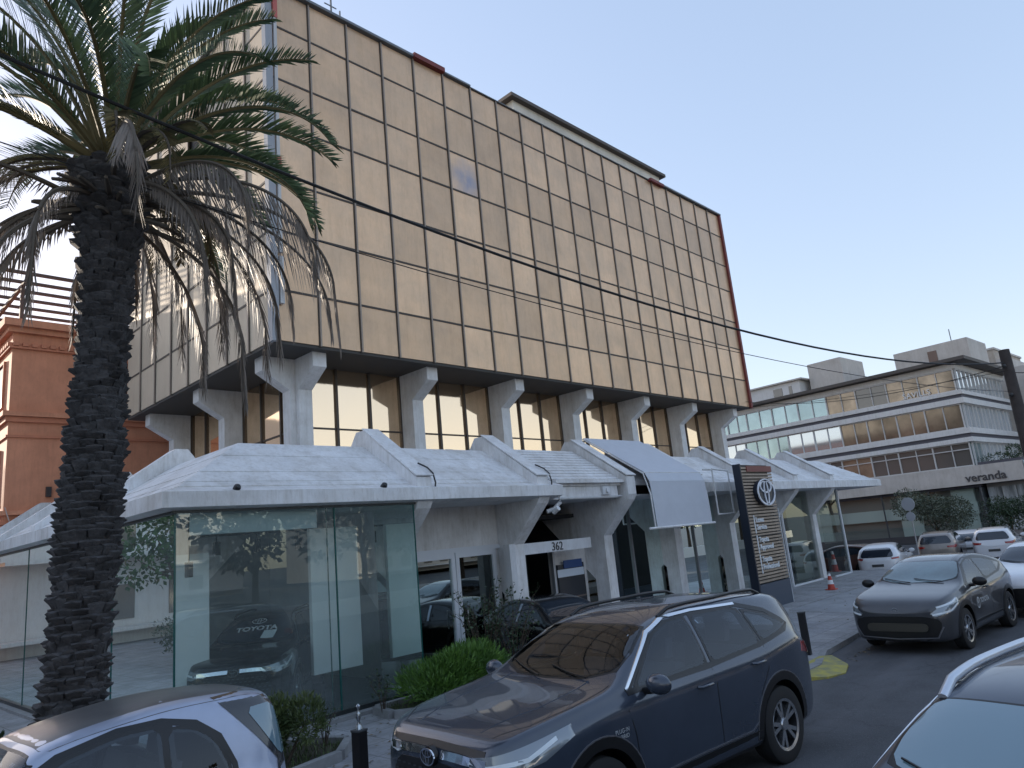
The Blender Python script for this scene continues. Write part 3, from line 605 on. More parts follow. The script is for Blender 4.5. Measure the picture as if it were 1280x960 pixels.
# roof structures
box('roof_block', -.4, 5.4, -9, -4, 13.35, 15.6, stone, vb)
box('roof_block_window', 2.0, 2.7, -4.01, -3.95, 14.1, 15.1, mat('bronze_shade', (.2, .13, .10), .6), vb)
box('roof_block', 10.0, 13.2, -9, -4, 13.35, 16.6, stone, vb); box('roof_block', 13.8, 19, -9, -3, 13.35, 15.2, vwhite, vb)
box('roof_block', 13.4, 19.4, -9.3, -2.7, 15.21, 15.35, stone, vb)
box('roof_block_window', 15.6, 16.5, -3.01, -2.95, 13.9, 14.8, gD, vb); box('roof_block_window', 14.6, 14.9, -3.01, -2.95, 13.7, 14.8, gD, vb)
tubeobj('antenna', [(1, -5, 15.6), (1, -5, 16.8)], .04, grm, vb, 5)
# stone tower to its right
tw = empty('stone_tower', (70.2, -6.5, 0), R(86), 'plain stone clad tower rising behind the terraced block', 'tower')
box('wall', 3.9, 9, -9, 0, 0, 15.9, mat('tower_stone', (.50, .43, .36), .8, dirt=.35, noise=.12, nscale=.4), tw)
box('wall_step', 2.9, 3.88, -9, .1, 0, 14.9, stone, tw); box('wall_step', 1.9, 2.88, -9, 0, 0, 13.9, stone, tw); box('wall_step', -9, 1.88, -9, .1, 0, 12.9, stone, tw)
box('parapet', 3.8, 9.1, -9.2, .1, 15.91, 16.1, stone, tw)

# ================================================================ OFF-FRAME SURROUNDINGS (seen in glass; some blocks added as sun shades)
def plain_block(nm, x0, x1, y0, y1, h, m, label, south=False):
    b = empty(nm, ((x0+x1)/2, (y0+y1)/2, 0), 0, label, 'building')
    ix, iy = (x0+x1)/2, (y0+y1)/2
    box('wall', x0-ix, x1-ix, y0-iy, y1-iy, 0, h, m, b)
    n_ = int(h/3.1)
    for i in range(n_):
        z = 1+i*3.1
        for (a0, a1, sgn) in ((y0, y1, 'x'), (x0, x1, 'y')):
            pass
        boxes('window', [(x-ix, x-ix+1.5, (y0-iy-.04 if south else y1-iy-.05), (y0-iy+.05 if south else y1-iy+.04), z, z+1.5) for x in [x0+1+3*j for j in range(int((x1-x0-2)/3))]], gD, b)
        boxes('balcony', [(x0-ix, x1-ix, y0-iy-1.2, y0-iy-.05, z-.45, z-.3) if south else (x0-ix, x1-ix, y1-iy+.05, y1-iy+1.2, z-.45, z-.3)], vwhite, b)
    return b
plain_block('unseen_block', -75, -42, -5, 25, 16, vwhite, 'unseen low white block added beyond the left edge of the street')  # unseen block, put in as a sun screen on the left
plain_block('unseen_block', 25, 60, 64, 80, 42, stone, 'unseen tall block added behind the bronze panelled office block to shade the terraced one')  # hidden block added to keep direct sun off the terraced facade
plain_block('unseen_block', -36, -5.8, 21, 33, 10.5, vwhite, 'pale block added out of view to keep low sun off the street', True)  # added out of view; height set to shade the street, not the upper facade
plain_block('unseen_block', -60, -20, -85, -70, 10, stone, 'stone apartment block across the avenue behind the trees')
plain_block('unseen_block', -10, 30, -88, -72, 9, vwhite, 'white apartment block across the avenue behind the trees')
plain_block('unseen_block', 45, 90, -90, -72, 12, stone, 'tall stone apartment block at the far end of the avenue')
boxes('median_barrier', [(-80, 90, -24.2, -23.9, roadz, .75)], mat('barrier_white', (.7, .7, .68), .7), None)
tag(bpy.data.objects['median_barrier'], 'long low white concrete barrier between the lanes of the avenue', 'barrier')

def tree(nm, x, y, h, r, leaf, n, size, label, group=None, rnd=None, lean=0, z=0, cat='tree'):
    rnd = rnd or random.Random(int(x*13+y*7))
    t = empty(nm, (x, y, z), rnd.uniform(0, 6), label, cat, group)
    bm = bmesh.new(); tube(bm, [(0, 0, 0), (.05*h*lean, 0, h*.3), (.0, .03*h, h*.55), (0, 0, h*.8)], .1, 8, taper=[h*.03, h*.022, h*.016, h*.006])
    blobs = []
    for i in range(7):
        a = i*2.4+rnd.uniform(-.4, .4); rr_ = r*rnd.uniform(.25, .62); zz = h*rnd.uniform(.5, .88)
        e = (math.cos(a)*rr_, math.sin(a)*rr_, zz)
        tube(bm, [(0, 0, h*.34+i*.03*h), (e[0]*.5, e[1]*.5, (zz+h*.42)/2), e], .05, 5, taper=[h*.012, h*.008, h*.003])
        blobs.append((*e, r*rnd.uniform(.38, .55), r*rnd.uniform(.38, .55), r*rnd.uniform(.28, .42)))
    blobs.append((0, 0, h*.8, r*.5, r*.5, h*.18))
    finish(bm, 'trunk', mat('bark', (.10, .075, .055), .9, noise=.4, nscale=8, bump=.6), t, smooth=60)
    bm = bmesh.new(); leaf_blob(bm, blobs, n, size, rnd); 
    finish(bm, 'crown', leaf, t)
    return t
olive = leafmat('leaf_olive', (.12, .135, .09), (.06, .075, .045)); dkgreen = leafmat('leaf_dark', (.045, .075, .03), (.02, .04, .015)); autumn = leafmat('leaf_autumn', (.16, .12, .05), (.07, .07, .03))
midgreen = leafmat('leaf_mid', (.07, .14, .03), (.03, .075, .018)); yelgreen = leafmat('leaf_yellowish', (.13, .16, .05), (.05, .08, .025))
tree('olive_tree', 45.0, -1.3, 3.7, 2.6, olive, 9000, .13, 'grey green bushy tree in front of the far shop windows', z=-.5)
tree('street_tree', 47.5, -4.9, 2.9, 1.8, dkgreen, 4200, .13, 'dark low tree at the far right below the curtained window', z=-.5)
rr2 = random.Random(11)
for i in range(20):
    tree('avenue_tree', -60+i*7+rr2.uniform(-1.5, 1.5), -32+rr2.uniform(-3, 3), rr2.uniform(6, 8.5), rr2.uniform(3.2, 4.4), [autumn, olive, dkgreen][i % 3], 1800, .45, 'street tree on the far side of the avenue, seen only in the glass', 'trees across the avenue', rr2)
for i in range(5):
    tree('side_street_tree', (-9.5, -13, -17, -22, -28)[i], (12, 16, 8, 14, 10)[i], 5.5, 2.7, [midgreen, dkgreen][i % 2], 2500, .22, 'leafy green tree beside the showroom, beyond the left edge', 'trees beside the showroom', rr2)

# ================================================================ SHRUBS
def shrub(nm, x, y, rx, ry, h, leaf, n, size, label, up=.5, aspect=.3, jit=.35, z=.04, cat='shrub', seed=1, nb=6):
    rnd = random.Random(seed); t = empty(nm, (x, y, z), 0, label, cat)
    blobs = [(rnd.uniform(-.5, .5)*rx, rnd.uniform(-.5, .5)*ry, h*rnd.uniform(.35, .66), rx*rnd.uniform(.4, .6), ry*rnd.uniform(.4, .6), h*rnd.uniform(.28, .42)) for _ in range(nb)]
    bm = bmesh.new()
    for b in blobs: tube(bm, [(b[0]*.2, b[1]*.2, 0), (b[0]*.6, b[1]*.6, b[2]*.5), (b[0], b[1], b[2])], .02, 5, taper=[.025, .015, .006])
    finish(bm, 'stems', mat('bark', (.1, .075, .055)), t)
    bm = bmesh.new(); leaf_blob(bm, blobs, n, size, rnd, aspect, up, jit); finish(bm, 'foliage', leaf, t)
    return t
shrub('conifer_shrub', 1.0, -4.35, 1.25, .6, .92, leafmat('leaf_bright', (.13, .25, .035), (.045, .11, .02)), 16000, .11, 'bright green feathery bush in front of the white doors', up=1.0, aspect=.18, seed=4, nb=9)
shrub('conifer_shrub', -2.75, -5.15, .55, .55, .95, yelgreen, 7000, .085, 'small yellow green bush behind the silver microcar', up=.8, aspect=.25, seed=8, nb=6)
shrub('hedge_shrub', -6.35, -4.5, .75, .6, 1.25, dkgreen, 9000, .09, 'dark green hedge shrub at the left edge beside the palm trunk', seed=5, nb=8)
shrub('hedge_shrub', -4.3, -4.8, .6, .5, .55, dkgreen, 3000, .07, 'low dark shrub between the palm trunk and the glass corner', seed=6)
def airy(nm, x, y, h, n, label, seed, spread=.7, size=.07):
    rnd = random.Random(seed); t = empty(nm, (x, y, .04), 0, label, 'shrub'); bm = bmesh.new(); lf = bmesh.new()
    for i in range(n):
        a = rnd.uniform(0, 6.28); L = h*rnd.uniform(.55, 1); sx, sy = math.cos(a)*spread*rnd.uniform(.3, 1), math.sin(a)*spread*rnd.uniform(.3, 1)
        pts = [Vector((sx*.1, sy*.1, 0)), Vector((sx*.4, sy*.4, L*.45)), Vector((sx*.8+rnd.uniform(-.1, .1), sy*.8, L*.8)), Vector((sx*1.15, sy*1.15, L*rnd.uniform(.9, 1)))]
        tube(bm, pts, .01, 4, taper=[.012, .009, .006, .003])
        for j in range(26):
            s_ = rnd.uniform(.25, 1)*3; k0 = min(int(s_), 2); p = pts[k0].lerp(pts[k0+1], s_-k0) + Vector((rnd.gauss(0, .05), rnd.gauss(0, .05), rnd.gauss(0, .05)))
            d = Vector((rnd.gauss(0, 1), rnd.gauss(0, 1), rnd.gauss(0, .6))).normalized(); a_ = d.cross(Vector((rnd.gauss(0, 1), rnd.gauss(0, 1), 1))).normalized(); z_ = size*rnd.uniform(.6, 1.3)
            lf.faces.new([lf.verts.new(c) for c in (p, p+d*z_*.5+a_*z_*.3, p+d*z_, p+d*z_*.5-a_*z_*.3)])
    finish(bm, 'stems', mat('bark', (.1, .075, .055)), t); finish(lf, 'leaves', dkgreen, t); return t
airy('rose_bush', 2.1, -4.1, 2.15, 26, 'tall loose leafy bush growing in front of the white framed doors', 3)
shrub('hedge_shrub', -8.6, 6.0, 1.0, 5.5, 1.4, dkgreen, 12000, .12, 'long dark hedge beside the showroom, seen only in its side glass', seed=31, nb=14)
airy('rose_bush', 2.6, -4.35, 1.9, 20, 'loose dark leafy bush between the doors and the parked black car', 9)
airy('seedling', -.35, -4.1, .75, 5, 'thin weedy plant against the showroom glass', 12, .2, .06)
airy('seedling', -1.95, -4.9, .6, 5, 'thin dry weed at the end of the kerbed bed', 13, .25, .04)
lm = bmesh.new(); rl = random.Random(77)
for _ in range(1500):
    r_ = rl.random()
    if r_ < .45: x, y, z = rl.uniform(-8, 5), rl.gauss(-5.6, .8), .008
    elif r_ < .75: x, y, z = rl.uniform(-9, 12), -9.16-abs(rl.gauss(0, .12)), roadz+.012
    else: x, y, z = rl.uniform(-8, 22), rl.uniform(-8.9, -2.8), .010
    if y > -3.7 and x < 1.4: continue
    if z < 0 and x < 4.5: z = -.012
    a = rl.uniform(0, 6.28); q = rl.uniform(.015, .045); dx, dy = math.cos(a)*q, math.sin(a)*q; h = rl.uniform(.0, .018)
    lm.faces.new([lm.verts.new(c) for c in ((x-dx, y-dy, z), (x+dy*.4, y-dx*.4, z+h), (x+dx, y+dy, z), (x-dy*.4, y+dx*.4, z+h*.5))])
o = finish(lm, 'leaf_litter', leafmat('leaf_litter', (.22, .16, .08), (.10, .08, .05))); o['kind'] = 'stuff'
# grass patches
gm = bmesh.new(); rg = random.Random(2)
def inpoly(x, y, P):
    c = False; j = len(P)-1
    for i in range(len(P)):
        if (P[i][1] > y) != (P[j][1] > y) and x < (P[j][0]-P[i][0])*(y-P[i][1])/(P[j][1]-P[i][1])+P[i][0]: c = not c
        j = i
    return c
for P, xr, yr, n_ in ((bedA, (-9, -1.7), (-5.9, -3.8), 5000), (bedB, (-.3, 5), (-5.2, -3.7), 4000)):
    for _ in range(n_):
        x, y = rg.uniform(*xr), rg.uniform(*yr)
        if not inpoly(x, y, P): continue
        h = rg.uniform(.04, .14); a = rg.uniform(0, 6.28); dx, dy = math.cos(a)*.008, math.sin(a)*.008; lx, ly = rg.gauss(0, .04), rg.gauss(0, .04)
        gm.faces.new([gm.verts.new(c) for c in ((x-dx, y-dy, .04), (x+dx, y+dy, .04), (x+lx, y+ly, .05+h))])
o = finish(gm, 'grass', leafmat('leaf_grass', (.10, .14, .04), (.04, .07, .02))); o['kind'] = 'stuff'

# ================================================================ PALM
def palm():
    rnd = random.Random(21); base = Vector((-5.66, -6.22, 0)); top = Vector((-5.36, -6.28, 7.5))
    t = empty('date_palm', base, 0, 'date palm with a thick scaly trunk, green crown and hanging dead fronds', 'palm tree')
    H = 7.5; bm = bmesh.new()
    def cen(z): s_ = z/H; return Vector(((top.x-base.x)*s_+.05*math.sin(s_*3), (top.y-base.y)*s_, z))
    def rad(z):
        s_ = z/H; r_ = .31 - .075*min(1, s_*1.05) + .02*math.sin(z*2.1+.5)
        if s_ > .88: r_ += (s_-.88)*1.2
        return r_
    rings = []
    for i in range(60):
        z = H*i/59; c = cen(z); rings.append([bm.verts.new((c.x+rad(z)*.93*math.cos(2*math.pi*k/20), c.y+rad(z)*.93*math.sin(2*math.pi*k/20), z)) for k in range(20)])
    for A, B in zip(rings, rings[1:]):
        for k in range(20): bm.faces.new((A[k], A[(k+1) % 20], B[(k+1) % 20], B[k]))
    z = 0.05; row = 0
    while z < H-.05:
        r_ = rad(z); n_ = 12; c = cen(z)
        for k in range(n_):
            a = 2*math.pi*(k+(row % 2)*.5+rnd.uniform(-.12, .12))/n_; wd = r_*2*math.pi/n_*rnd.uniform(.48, .62); dz = rnd.uniform(-.035, .035)
            rad_ = Vector((math.cos(a), math.sin(a), 0)); tan = Vector((-math.sin(a), math.cos(a), 0)); h = rnd.uniform(.06, .13); pr_o = rnd.uniform(.0, .075)
            if z > H*.86: pr_o += .06; h += .06
            o_ = Vector((c.x, c.y, z+dz))
            P = [o_+rad_*r_*.92-tan*wd*.7+Vector((0, 0, -h*.9)), o_+rad_*r_*.92+tan*wd*.7+Vector((0, 0, -h*.9)),
                 o_+rad_*(r_+pr_o)+tan*wd, o_+rad_*(r_+pr_o)-tan*wd, o_+rad_*(r_*.9)-tan*wd+Vector((0, 0, h*.25)), o_+rad_*(r_*.9)+tan*wd+Vector((0, 0, h*.25)),
                 o_+rad_*(r_+pr_o*1.1)+Vector((0, 0, h*.22))]
            v = [bm.verts.new(p) for p in P]
            bm.faces.new((v[0], v[1], v[2], v[3])); bm.faces.new((v[3], v[2], v[6])); bm.faces.new((v[3], v[6], v[4])); bm.faces.new((v[6], v[2], v[5])); bm.faces.new((v[6], v[5], v[4])); bm.faces.new((v[0], v[3], v[4])); bm.faces.new((v[1], v[5], v[2]))
        z += .082; row += 1
    finish(bm, 'trunk', mat('palm_trunk', (.095, .090, .092), .95, noise=.55, nscale=7, bump=.8, bscale=35), t)
    C0 = cen(H)
    gl = leafmat('palm_green', (.13, .185, .085), (.07, .115, .055)); dl = leafmat('palm_dead', (.27, .225, .19), (.15, .125, .105)); yl = leafmat('palm_dry', (.22, .17, .07), (.12, .11, .05))
    rach = mat('palm_stalk', (.15, .12, .05), .7); rachd = mat('palm_stalk_dead', (.10, .08, .06), .8)
    def frond(az, el, L, droop, kind, twist=0, z0=0):
        bm = bmesh.new(); N = 34; p = C0 + Vector((math.cos(az)*.16, math.sin(az)*.16, z0)); pts = []; dirs = []
        e = el; a = az
        for i in range(N+1):
            s_ = i/N; pts.append(p.copy()); d = Vector((math.cos(a)*math.cos(e), math.sin(a)*math.cos(e), math.sin(e))); dirs.append(d)
            p = p + d*(L/N); e -= droop*(s_**1.1)*2/N + (droop*.35)/N; e = max(e, R(-86)); a += twist/N
        tube(bm, pts, .02, 5, taper=[.030*(1-i/N)**.7+.004 for i in range(N+1)])
        for f in bm.faces: f.material_index = 1
        n_ = 92 if kind == 'g' else 60
        for j in range(n_):
            s_ = .16+.84*(j+rnd.random()*.6)/n_; x = s_*N; i = min(int(x), N-1); q = pts[i].lerp(pts[i+1], x-i); d = dirs[i]
            side = d.cross(Vector((0, 0, 1)));
            if side.length < .1: side = Vector((-math.sin(az), math.cos(az), 0))
            side.normalize(); upv = side.cross(d).normalized()
            ln = L*.155*(math.sin(min(1, (s_-.1)*1.9)*math.pi/2)**.7)*(1.05-.62*max(0, s_-.55)/.45)*rnd.uniform(.82, 1.1)
            for sg in (-1, 1):
                if kind == 'g': dd = d*rnd.uniform(.75, 1.0) + side*sg*rnd.uniform(.7, .9) + upv*rnd.uniform(.25, .5); sag = -.10
                elif kind == 'y': dd = d*.8 + side*sg*.7 + upv*rnd.uniform(-.2, .3); sag = -.35
                else: dd = d*.55 + side*sg*rnd.uniform(.15, .5) + Vector((0, 0, -1))*rnd.uniform(.7, 1.3); sag = -.5
                dd.normalize(); wv = d.cross(dd).normalized(); wv = (wv*.5+d*.5).normalized()*(.014 if kind == 'g' else .010)*(1+rnd.random()*.4)
                m1 = q+dd*ln*.5+Vector((0, 0, sag*ln*.12)); m2 = q+dd*ln+Vector((0, 0, sag*ln*.5))
                v = [bm.verts.new(c) for c in (q-wv*.5, q+wv*.5, m1+wv, m1-wv, m2)]
                bm.faces.new((v[0], v[1], v[2], v[3])); bm.faces.new((v[3], v[2], v[4]))
        mats = {'g': [gl, rach], 'y': [yl, rachd], 'd': [dl, rachd]}[kind]
        finish(bm, 'frond', mats, t)
    ga = 2.399
    for i in range(40):       # living crown
        s_ = i/39; el = R(84-62*s_**.85)+rnd.uniform(-.08, .08)
        frond(i*ga+rnd.uniform(-.15, .15), el, rnd.uniform(2.45, 2.95), R(48+38*s_)*rnd.uniform(.85, 1.2), 'g', rnd.uniform(-.25, .25), .25*(1-s_))
    for i in range(10):
        frond(i*ga*1.7+1, R(rnd.uniform(5, 25)), rnd.uniform(1.4, 2.3), R(rnd.uniform(60, 120)), 'y', rnd.uniform(-.3, .3), .0)
    for i in range(17):       # dead skirt
        frond(i*ga+.7+rnd.uniform(-.2, .2), R(rnd.uniform(-22, 22)), rnd.uniform(1.9, 3.1), R(rnd.uniform(75, 150)), 'd', rnd.uniform(-.4, .4), -.55*rnd.random()-.1)
    for az_, L in ((-.15, 3.4), (-.5, 3.7), (.12, 3.3), (.38, 3.8), (-.9, 3.2), (.7, 3.6), (1.1, 3.5), (.9, 3.3)):   # long hanging ones toward the building
        frond(az_, R(rnd.uniform(5, 28)), L, R(rnd.uniform(85, 125)), 'd', rnd.uniform(-.2, .2), -.3)
    # cut stalk stubs
    bm = bmesh.new()
    for i in range(34):
        a = i*ga; e = rnd.uniform(-.5, .3); q = C0+Vector((math.cos(a)*.2, math.sin(a)*.2, -.25-rnd.random()*.5)); L = rnd.uniform(.3, .75)
        d = Vector((math.cos(a)*math.cos(e), math.sin(a)*math.cos(e), math.sin(e)))
        tube(bm, [q, q+d*L*.6+Vector((0, 0, .02)), q+d*L], .03, 5, taper=[.045, .03, .02])
    finish(bm, 'stalk_stubs', rachd, t)
palm()

# ================================================================ POLE AND CABLES
pw = mat('pole_wood', (.075, .06, .055), .85, noise=.35, nscale=5, bump=.4)
pole = empty('utility_pole', (16.85, -11.3, roadz), 0, 'dark tapered wooden utility pole at the right edge', 'pole')
PX = Vector((16.85, -11.3, 0))
tubeobj('shaft', [(0, 0, 0), (0, 0, 4), (0, 0, 6.85)], .14, pw, pole, 12, taper=[.19, .165, .14])
bm = bmesh.new()
for z in (6.35, 5.5): tube(bm, [(-.28, .05, z), (.05, -.02, z)], .03, 6); lathe(bm, [(0, -.05), (.05, -.05), (.06, 0), (.05, .05), (0, .05)], Matrix.Translation((-.28, .05, z)), 10)
finish(bm, 'insulator', DARK(), pole)
def catenary(a, b, sag, n=40): 
    a, b = Vector(a), Vector(b); return [a.lerp(b, i/n) - Vector((0, 0, sag*4*(i/n)*(1-i/n))) for i in range(n+1)]
def wire(label, a, b, sag, r, n=44, name='cable'):
    tag(tubeobj(name, catenary(a, b, sag, n), r, mat('cable_black', (.01, .01, .011), .6), None, 6), label, 'cable')
wire('thick black twisted cable sagging across the panelled front to the wooden pole', (-26, -4.0, 15.25), (16.57, -11.25, 6.35), 3.4, .02)
wire('thin wire running just below the thick cable across the panels', (-26, -3.0, 12.25), (16.57, -11.25, 5.5), 2.0, .007)
wire('thin wire dropping from the pole towards the canopy end', (16.6, -11.25, 6.25), (24.0, .5, 8.2), .5, .012)
wire('thin wire crossing in front of the terraced block to the pole', (16.6, -11.25, 6.1), (26, 14, 11.2), .9, .008)
wire('slack wire hanging from the right of the pole', (17.1, -11.3, 6.1), (24, -22, 7.2), .8, .012)
# ================================================================ VEHICLES
def pchip(P):
    P = sorted(P); xs = [p[0] for p in P]; ys = [p[1] for p in P]; n = len(P)
    h = [xs[i+1]-xs[i] for i in range(n-1)]; dl = [(ys[i+1]-ys[i])/h[i] for i in range(n-1)]; m = [0]*n
    for i in range(1, n-1): m[i] = 0 if dl[i-1]*dl[i] <= 0 else 3*(h[i-1]+h[i])/((2*h[i]+h[i-1])/dl[i-1]+(h[i]+2*h[i-1])/dl[i])
    m[0] = dl[0]; m[-1] = dl[-1]
    def f(x):
        if x <= xs[0]: return ys[0]
        if x >= xs[-1]: return ys[-1]
        i = max(j for j in range(n-1) if xs[j] <= x); t = (x-xs[i])/h[i]
        return (2*t**3-3*t*t+1)*ys[i]+(t**3-2*t*t+t)*h[i]*m[i]+(-2*t**3+3*t*t)*ys[i+1]+(t**3-t*t)*h[i]*m[i+1]
    return f
def body_mesh(sp, lvl=2):
    top, belt, plan, bot = (pchip(sp[k]) for k in ('top', 'belt', 'plan', 'bot')); tum = sp.get('tumble', .36)
    x0, x1 = sp['plan'][-1][0], sp['plan'][0][0]
    if x0 > x1: x0, x1 = x1, x0
    N = 46; st = []
    for i in range(N+1):
        t = i/N; t = t + .45*(math.sin(2*math.pi*t)/(-2*math.pi)); st.append(x1+(x0-x1)*t)
    bm = bmesh.new(); secs = []
    for x in st:
        w_ = plan(x); zt = top(x); zb = bot(x); ze = min(belt(x), zt-.03); g = zt-ze; hb = ze-zb
        we = .93*w_ - tum*g*(w_/.9)
        P = [(0, zb), (.6*w_, zb), (.90*w_, zb+.01), (.965*w_, zb+.09), (.985*w_, zb+hb*.32), (.995*w_, zb+hb*.55), (1.0*w_, ze-.16*min(1, hb/.6)), (.985*w_, ze-.05*min(1, hb/.6)), (.94*w_, ze+.0),
             (.94*w_+(we-.94*w_)*.45+.012*min(1, g/.4), ze+g*.42), (we+.005, ze+g*.84), (we-.06, ze+g*.955), (.6*we, ze+g*.99), (.3*we, zt), (0, zt+.002)]
        secs.append([bm.verts.new((x, y, z)) for y, z in P] + [bm.verts.new((x, -y, z)) for y, z in P[1:-1]][::-1])
    n = len(secs[0])
    for A, B in zip(secs, secs[1:]):
        for k in range(n): bm.faces.new((A[k], A[(k+1) % n], B[(k+1) % n], B[k]))
    h = (n-2)//2
    for S_ in (secs[0], secs[-1]):
        right = S_[:h+2]; left = [S_[0]]+S_[h+2:][::-1]+[S_[h+1]]
        for i in range(h+1):
            q = [right[i], right[i+1], left[i+1], left[i]]; q2 = []
            for v in q:
                if v not in q2: q2.append(v)
            if len(q2) > 2: bm.faces.new(q2)
    bmesh.ops.recalc_face_normals(bm, faces=bm.faces)
    me = bpy.data.meshes.new('body'); bm.to_mesh(me); bm.free()
    return modif(me, lambda o: setattr(o.modifiers.new('s', 'SUBSURF'), 'levels', lvl))
def modif(me, add, extra=()):
    o = bpy.data.objects.new('tmpbody', me); COL.objects.link(o); add(o)
    for k in o.modifiers:
        if k.type == 'SUBSURF': k.render_levels = k.levels
    dg = bpy.context.evaluated_depsgraph_get(); dg.update(); r_ = bpy.data.meshes.new_from_object(o.evaluated_get(dg)); bpy.data.objects.remove(o)
    return r_
def bvh_of(me): return BVHTree.FromPolygons([v.co for v in me.vertices], [tuple(p.vertices) for p in me.polygons])
def basis(d):
    d = Vector(d).normalized(); u = Vector((0, 0, 1)) if abs(d.z) < .9 else Vector((1, 0, 0)); a = d.cross(u).normalized(); return d, a, a.cross(d).normalized()
def smooth_poly(pts, it=1):
    for _ in range(it):
        q = []
        for i in range(len(pts)):
            a, b = Vector(pts[i]), Vector(pts[(i+1) % len(pts)]); L = (b-a).length; t = min(.25, .05/max(L, 1e-6)); q += [a.lerp(b, t), a.lerp(b, 1-t)]
        pts = q
    return pts
def project(bm, bvh, d, off, skirt=True):
    d = Vector(d).normalized(); bm.verts.ensure_lookup_table(); bad = []
    bnd = [v for v in bm.verts if any(len(e.link_faces) == 1 for e in v.link_edges)]
    for v in bm.verts:
        h = bvh.ray_cast(v.co-d*4, d)
        if h[0] is None: h = bvh.find_nearest(v.co)
        nn = h[1] if h[1].dot(d) < 0 else -h[1]
        v.co = h[0]+nn*off
        v.normal = nn
    if skirt:
        es = [e for e in bm.edges if len(e.link_faces) == 1]; r_ = bmesh.ops.extrude_edge_only(bm, edges=es)
        for v in [g for g in r_['geom'] if isinstance(g, bmesh.types.BMVert)]: v.co = v.co + d*(off+.006)
def patch_bm(pts, d, cell=.07):
    d, a, b = basis(d); uv = [(Vector(p).dot(a), Vector(p).dot(b)) for p in pts]; dd = sum(Vector(p).dot(d) for p in pts)/len(pts)
    bm = bmesh.new(); bm.faces.new([bm.verts.new(a*u+b*v+d*dd) for u, v in uv])
    us = [u for u, v in uv]; vs = [v for u, v in uv]
    for ax, lo, hi in ((a, min(us), max(us)), (b, min(vs), max(vs))):
        k = int((hi-lo)/cell)
        for i in range(1, k+1):
            c = lo+(hi-lo)*i/(k+1); bmesh.ops.bisect_plane(bm, geom=list(bm.verts)+list(bm.edges)+list(bm.faces), plane_co=ax*c, plane_no=ax)
    return bm
def patch(name, bvh, pts, d, off, m, parent, cell=.07, rnd_=1):
    pts = smooth_poly(pts, rnd_) if rnd_ else pts
    bm = patch_bm(pts, d, cell); project(bm, bvh, d, off)
    me = bpy.data.meshes.new(name); bmesh.ops.recalc_face_normals(bm, faces=bm.faces); bm.to_mesh(me); bm.free()
    me.polygons.foreach_set('use_smooth', [True]*len(me.polygons)); me.set_sharp_from_angle(angle=R(50))
    return link(name, me, m, parent)
def stripe_bm(bm, pts, wd, d, seg=.08, closed=False):
    d, a, b = basis(d); P = [Vector(p) for p in pts]; Q = []
    if closed: P = P+[P[0]]
    for p, q in zip(P, P[1:]):
        k = max(1, int((q-p).length/seg)); Q += [p.lerp(q, i/k) for i in range(k)]
    Q.append(P[-1]); rows = []
    for i, p in enumerate(Q):
        t = (Q[min(i+1, len(Q)-1)]-Q[max(i-1, 0)]); t -= d*t.dot(d); t.normalize(); s_ = t.cross(d)
        rows.append((bm.verts.new(p+s_*wd/2), bm.verts.new(p-s_*wd/2)))
    for A, B in zip(rows, rows[1:]): bm.faces.new((A[0], B[0], B[1], A[1]))
def stripe(name, bvh, lines, wd, d, off, m, parent):
    bm = bmesh.new()
    for L in lines: stripe_bm(bm, L, wd, d)
    project(bm, bvh, d, off); me = bpy.data.meshes.new(name); bmesh.ops.recalc_face_normals(bm, faces=bm.faces); bm.to_mesh(me); bm.free()
    return link(name, me, m, parent)
def drape(name, o, bvh, d, off):
    """lay an already placed flat mesh object (local car coordinates) onto the body"""
    for v in o.data.vertices:
        h = bvh.ray_cast(v.co-Vector(d)*3, Vector(d))
        if h[0] is not None: v.co = h[0]-Vector(d)*off
    return o
tyrem = lambda: mat('tyre_rubber', (.018, .018, .019), .8)
rimm = lambda: mat('alloy', (.55, .56, .58), .25, metal=.9)
rimd = lambda: mat('alloy_dark', (.03, .03, .033), .35, metal=.6)
